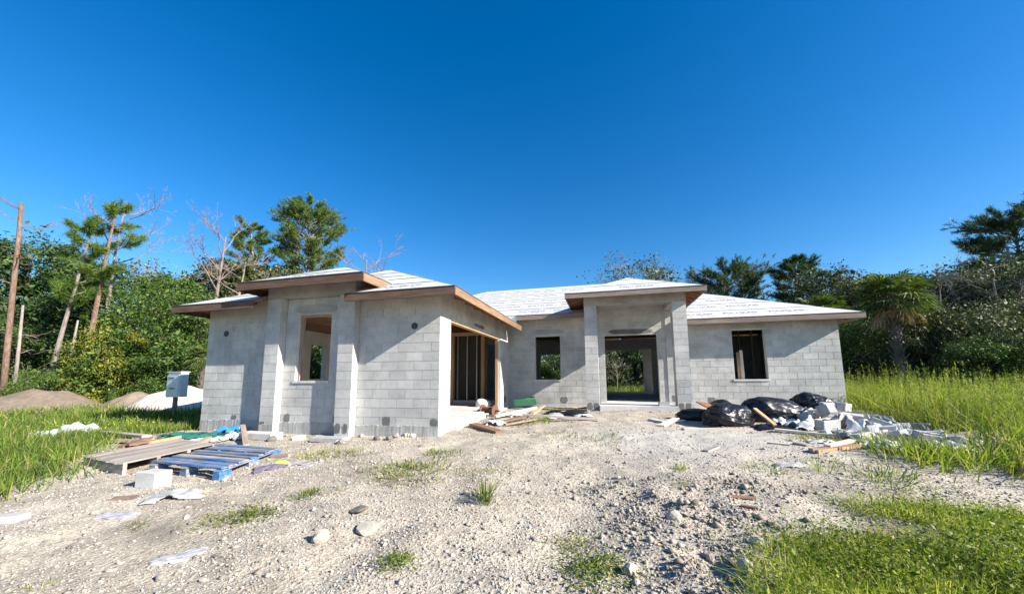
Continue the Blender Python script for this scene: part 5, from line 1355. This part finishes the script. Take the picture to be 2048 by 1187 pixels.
plant('pine_tree', 'leaning pine with narrow crown left of the round pine', 'tree', 545, 448, 32, proto('pine4', lambda: pine(214, 11, .50, 2.7, 12, 5, 16, .14, (-1.6, 0), .08, 34, .25)), ('bark_grey', 'needle'), 11, 0.0)
# --- behind the middle and right of the house
plant('broadleaf_tree', 'sparse grey green tree behind the porch roof', 'tree', 1280, 508, 36, thin(), ('bark_dead', 'leaf_olive'), 7, .4, 1.0)
plant('dead_tree', 'faint bare twigs beside the sparse tree behind the porch', 'tree', 1228, 522, 37, (proto('bare5', lambda: bare(305, 8, 3.6, .5, 8, .06, 4, (0, 0), 4, .6)),), ('bark_dead',), 8, .6)
plant('pine_tree', 'dark rounded pine crown behind the right wing roof', 'tree', 1452, 548, 34, proto('pine5', lambda: pine(215, 9, .5, 5.4, 12, 8, 20, .18, (0, 0), .03, 34, .25)), PD, 9, .9)
plant('pine_tree', 'dark pine top above the olive tree behind the roof corner', 'tree', 1592, 522, 30, proto('pine6', lambda: pine(216, 9, .5, 2.9, 13, 6, 18, .15, (0, 0), .05, 34, .25)), PD, 9, 1.9)
plant('broadleaf_tree', 'olive tree behind the right roof corner', 'tree', 1625, 540, 27, oakA(), OL, OA, 1.2, 1.05)
plant('broadleaf_tree', 'dark low tree left of the olive tree', 'tree', 1570, 590, 28, oakB(), D, OB, 2.8, 1.0)
plant('broadleaf_tree', 'grey olive tree between roof corner and palm', 'tree', 1710, 545, 24, oakB(), OL, OB, .2, .9)
plant('broadleaf_tree', 'dark tree behind the palm', 'tree', 1800, 560, 25, oakA(), D, OA, 3.1, 1.1)
plant('broadleaf_tree', 'dark tree right of the palm', 'tree', 1880, 548, 22, oakB(), D, OB, 4.4, 1.0)
plant('broadleaf_tree', 'tall grey green tree under the far pine', 'tree', 1960, 530, 21, oakA(), OL, OA, 5.2, 1.0)
plant('broadleaf_tree', 'tall dark tree at the end of the tall grass', 'tree', 2060, 500, 20, oakB(), OL, OB, .6, 1.0)
plant('shrub', 'dark shrub filling the shade behind the house corner', 'shrub', 1730, 640, 20, shrA(), D, SA, .4, 1.2)
plant('shrub', 'dark shrub at the foot of the palm', 'shrub', 1800, 650, 17.8, shrB(), OL, SB, 1.4, .8)
plant('shrub', 'large olive shrub right of the palm', 'shrub', 1890, 620, 17.0, shrA(), OL, SA, 2.4, 1.0)
plant('shrub', 'silvery green shrub with gleaming leaves above the tall grass', 'shrub', 1975, 612, 16.0, shrB(), OL, SB, 3.4, .95)
plant('shrub', 'big dark shrub beyond the silvery green one', 'shrub', 2060, 600, 16.5, shrA(), OL, SA, 4.4, 1.0)
plant('dead_tree', 'tangled leafless vines over the shrubs below the far pine', 'tree', 1985, 520, 18.5, (proto('bare6', lambda: bare(306, 6, 4.8, .3, 12, .08, 6, (0, 0), 3, .5)),), ('bark_grey',), 6, .6)
plant('dead_tree', 'leafless twigs between the palm and the silvery shrub', 'tree', 1870, 540, 20, (PROTO['bare6'],), ('bark_grey',), 6, 2.6)
plant('pine_tree', 'dark flat topped pine high above the right shrubs', 'tree', 2020, 440, 27, proto('pine7', lambda: pine(217, 11, .60, 4.8, 11, 7, 22, .18, (0, 0), .05, 38, .28)), PD, 11, .2)
plant('broadleaf_tree', 'tall dark tree behind the leafless twigs', 'tree', 1905, 528, 27, oakA(), D, OA, 1.7, 1.25)
plant('broadleaf_tree', 'high grey green tree under the flat topped pine', 'tree', 2010, 500, 26, oakB(), OL, OB, 2.9, 1.3)
plant('broadleaf_tree', 'dark tree between the olive tree and the palm', 'tree', 1755, 556, 29, oakA(), D, OA, 5.5, 1.2)
plant('shrub', 'pale green bush in front of the dark shrubs above the grass', 'shrub', 1935, 668, 15.0, shrB(), MI, SB, .9, .9)
plant('shrub', 'low sunlit bush in front of the big dark shrub', 'shrub', 2040, 672, 14.5, shrA(), MI, SA, 2.0, .9)
x, y, z, zt = far(1778, 562, 17.2)
pt_, pf_, pd_ = palm(401, 4.4, .76, 44, 10)
t = thing('sabal_palm', 'sabal palm with fan leaves above the tall grass', 'palm', (x, y, z), .4, None, (zt-z)/4.8)
obj('trunk', pt_, 'bark_dark', t); obj('crown', pf_, 'palm_leaf', t)['kind'] = 'stuff'; obj('dead_fronds', pd_, 'palm_dead', t)['kind'] = 'stuff'
x, y, z, zt = far(1640, 600, 21)
t = thing('sabal_palm', 'palm top peeking over the right roof edge', 'palm', (x, y, z), 2.0, None, (zt-z)/4.9)
obj('trunk', pt_, 'bark_dark', t); obj('crown', pf_, 'palm_leaf', t)['kind'] = 'stuff'; obj('dead_fronds', pd_, 'palm_dead', t)['kind'] = 'stuff'
x, y, z, zt = far(409, 690, 18.5)
t = thing('sabal_palm', 'small palm with yellowish fronds at the left house end', 'palm', (x, y, z), 1.0, None, (zt-z)/5.2)
obj('trunk', pt_, 'bark_dark', t); obj('crown', pf_, 'palm_leaf', t)['kind'] = 'stuff'
# --- brush behind the house, seen through its openings
for i, (x, y, s, mt, lab) in enumerate(((3.0, 20.5, 1.0, OL, 'grey olive brush seen through the front doorway'), (5.6, 21.5, 1.1, D, 'dark brush seen through the doorway by the white column'),
      (0.2, 20, .95, MI, 'green brush seen through the small window'), (-3.4, 20, 1.0, D, 'dark brush behind the garage wing'), (-9.6, 6.2, 1.15, MI, 'yellow green brush seen through the bay window'), (9.0, 21, 1.1, D, 'dark brush behind the right wing'))):
    plant('shrub', lab, 'shrub', 0, 0, 0, (shrA() if i % 2 else shrB()), mt, 4, i*1.3, 1.1, None, 0, (x, y, g1(x, y), g1(x, y)+3.6*s))
t = thing('dead_tree', 'bare arching twigs seen through the front doorway', 'tree', (4.2, 18.6, g1(4.2, 18.6)), .4, None, .42); obj('trunk', PROTO['bare6'], 'bark_dead', t)
x, y = scatter([(-3, 16.2), (12, 16.2), (12, 20), (-3, 20)], 9000, 51, .2); rn = np.random.default_rng(52)
V, F = blades(x, y, gz(x, y), rn.uniform(.3, .8, len(x)), np.full(len(x), .012), 53)
tag(obj('back_grass', np_mesh('back_grass', V, F), 'grass'), 'green grass behind the house seen through the doorway', 'grass', kind='stuff')
# --- far wood closing the view all round
def woodland(seed):
    rn = np.random.default_rng(seed); C = []
    an = math.pi/2-YAW+rn.uniform(-1.25, 1.25, 2600); R = rn.uniform(38, 52, 2600)
    hh = 3.4+2.0*vnoise(an*9, R*.05, 1.3, 3)
    for a, r, h in zip(an, R, hh):
        m = 26; c = A([CAM[0]+r*math.cos(a), CAM[1]+r*math.sin(a), rn.uniform(0, 1)**.8*h-.3])
        C.append(c+rn.normal(0, 1, (m, 3))*A([.75, .75, .5]))
    C = np.concatenate(C); C[:, 2] = np.maximum(C[:, 2], -.3)
    V, F = leaf_quads(C, rn.uniform(.12, .26, len(C)), np.zeros_like(C), seed+1)
    return np_mesh('woodland', V, F)
tag(obj('woodland', woodland(77), 'leaf_dark'), 'far dark wood closing the view behind everything', 'wood', kind='stuff')
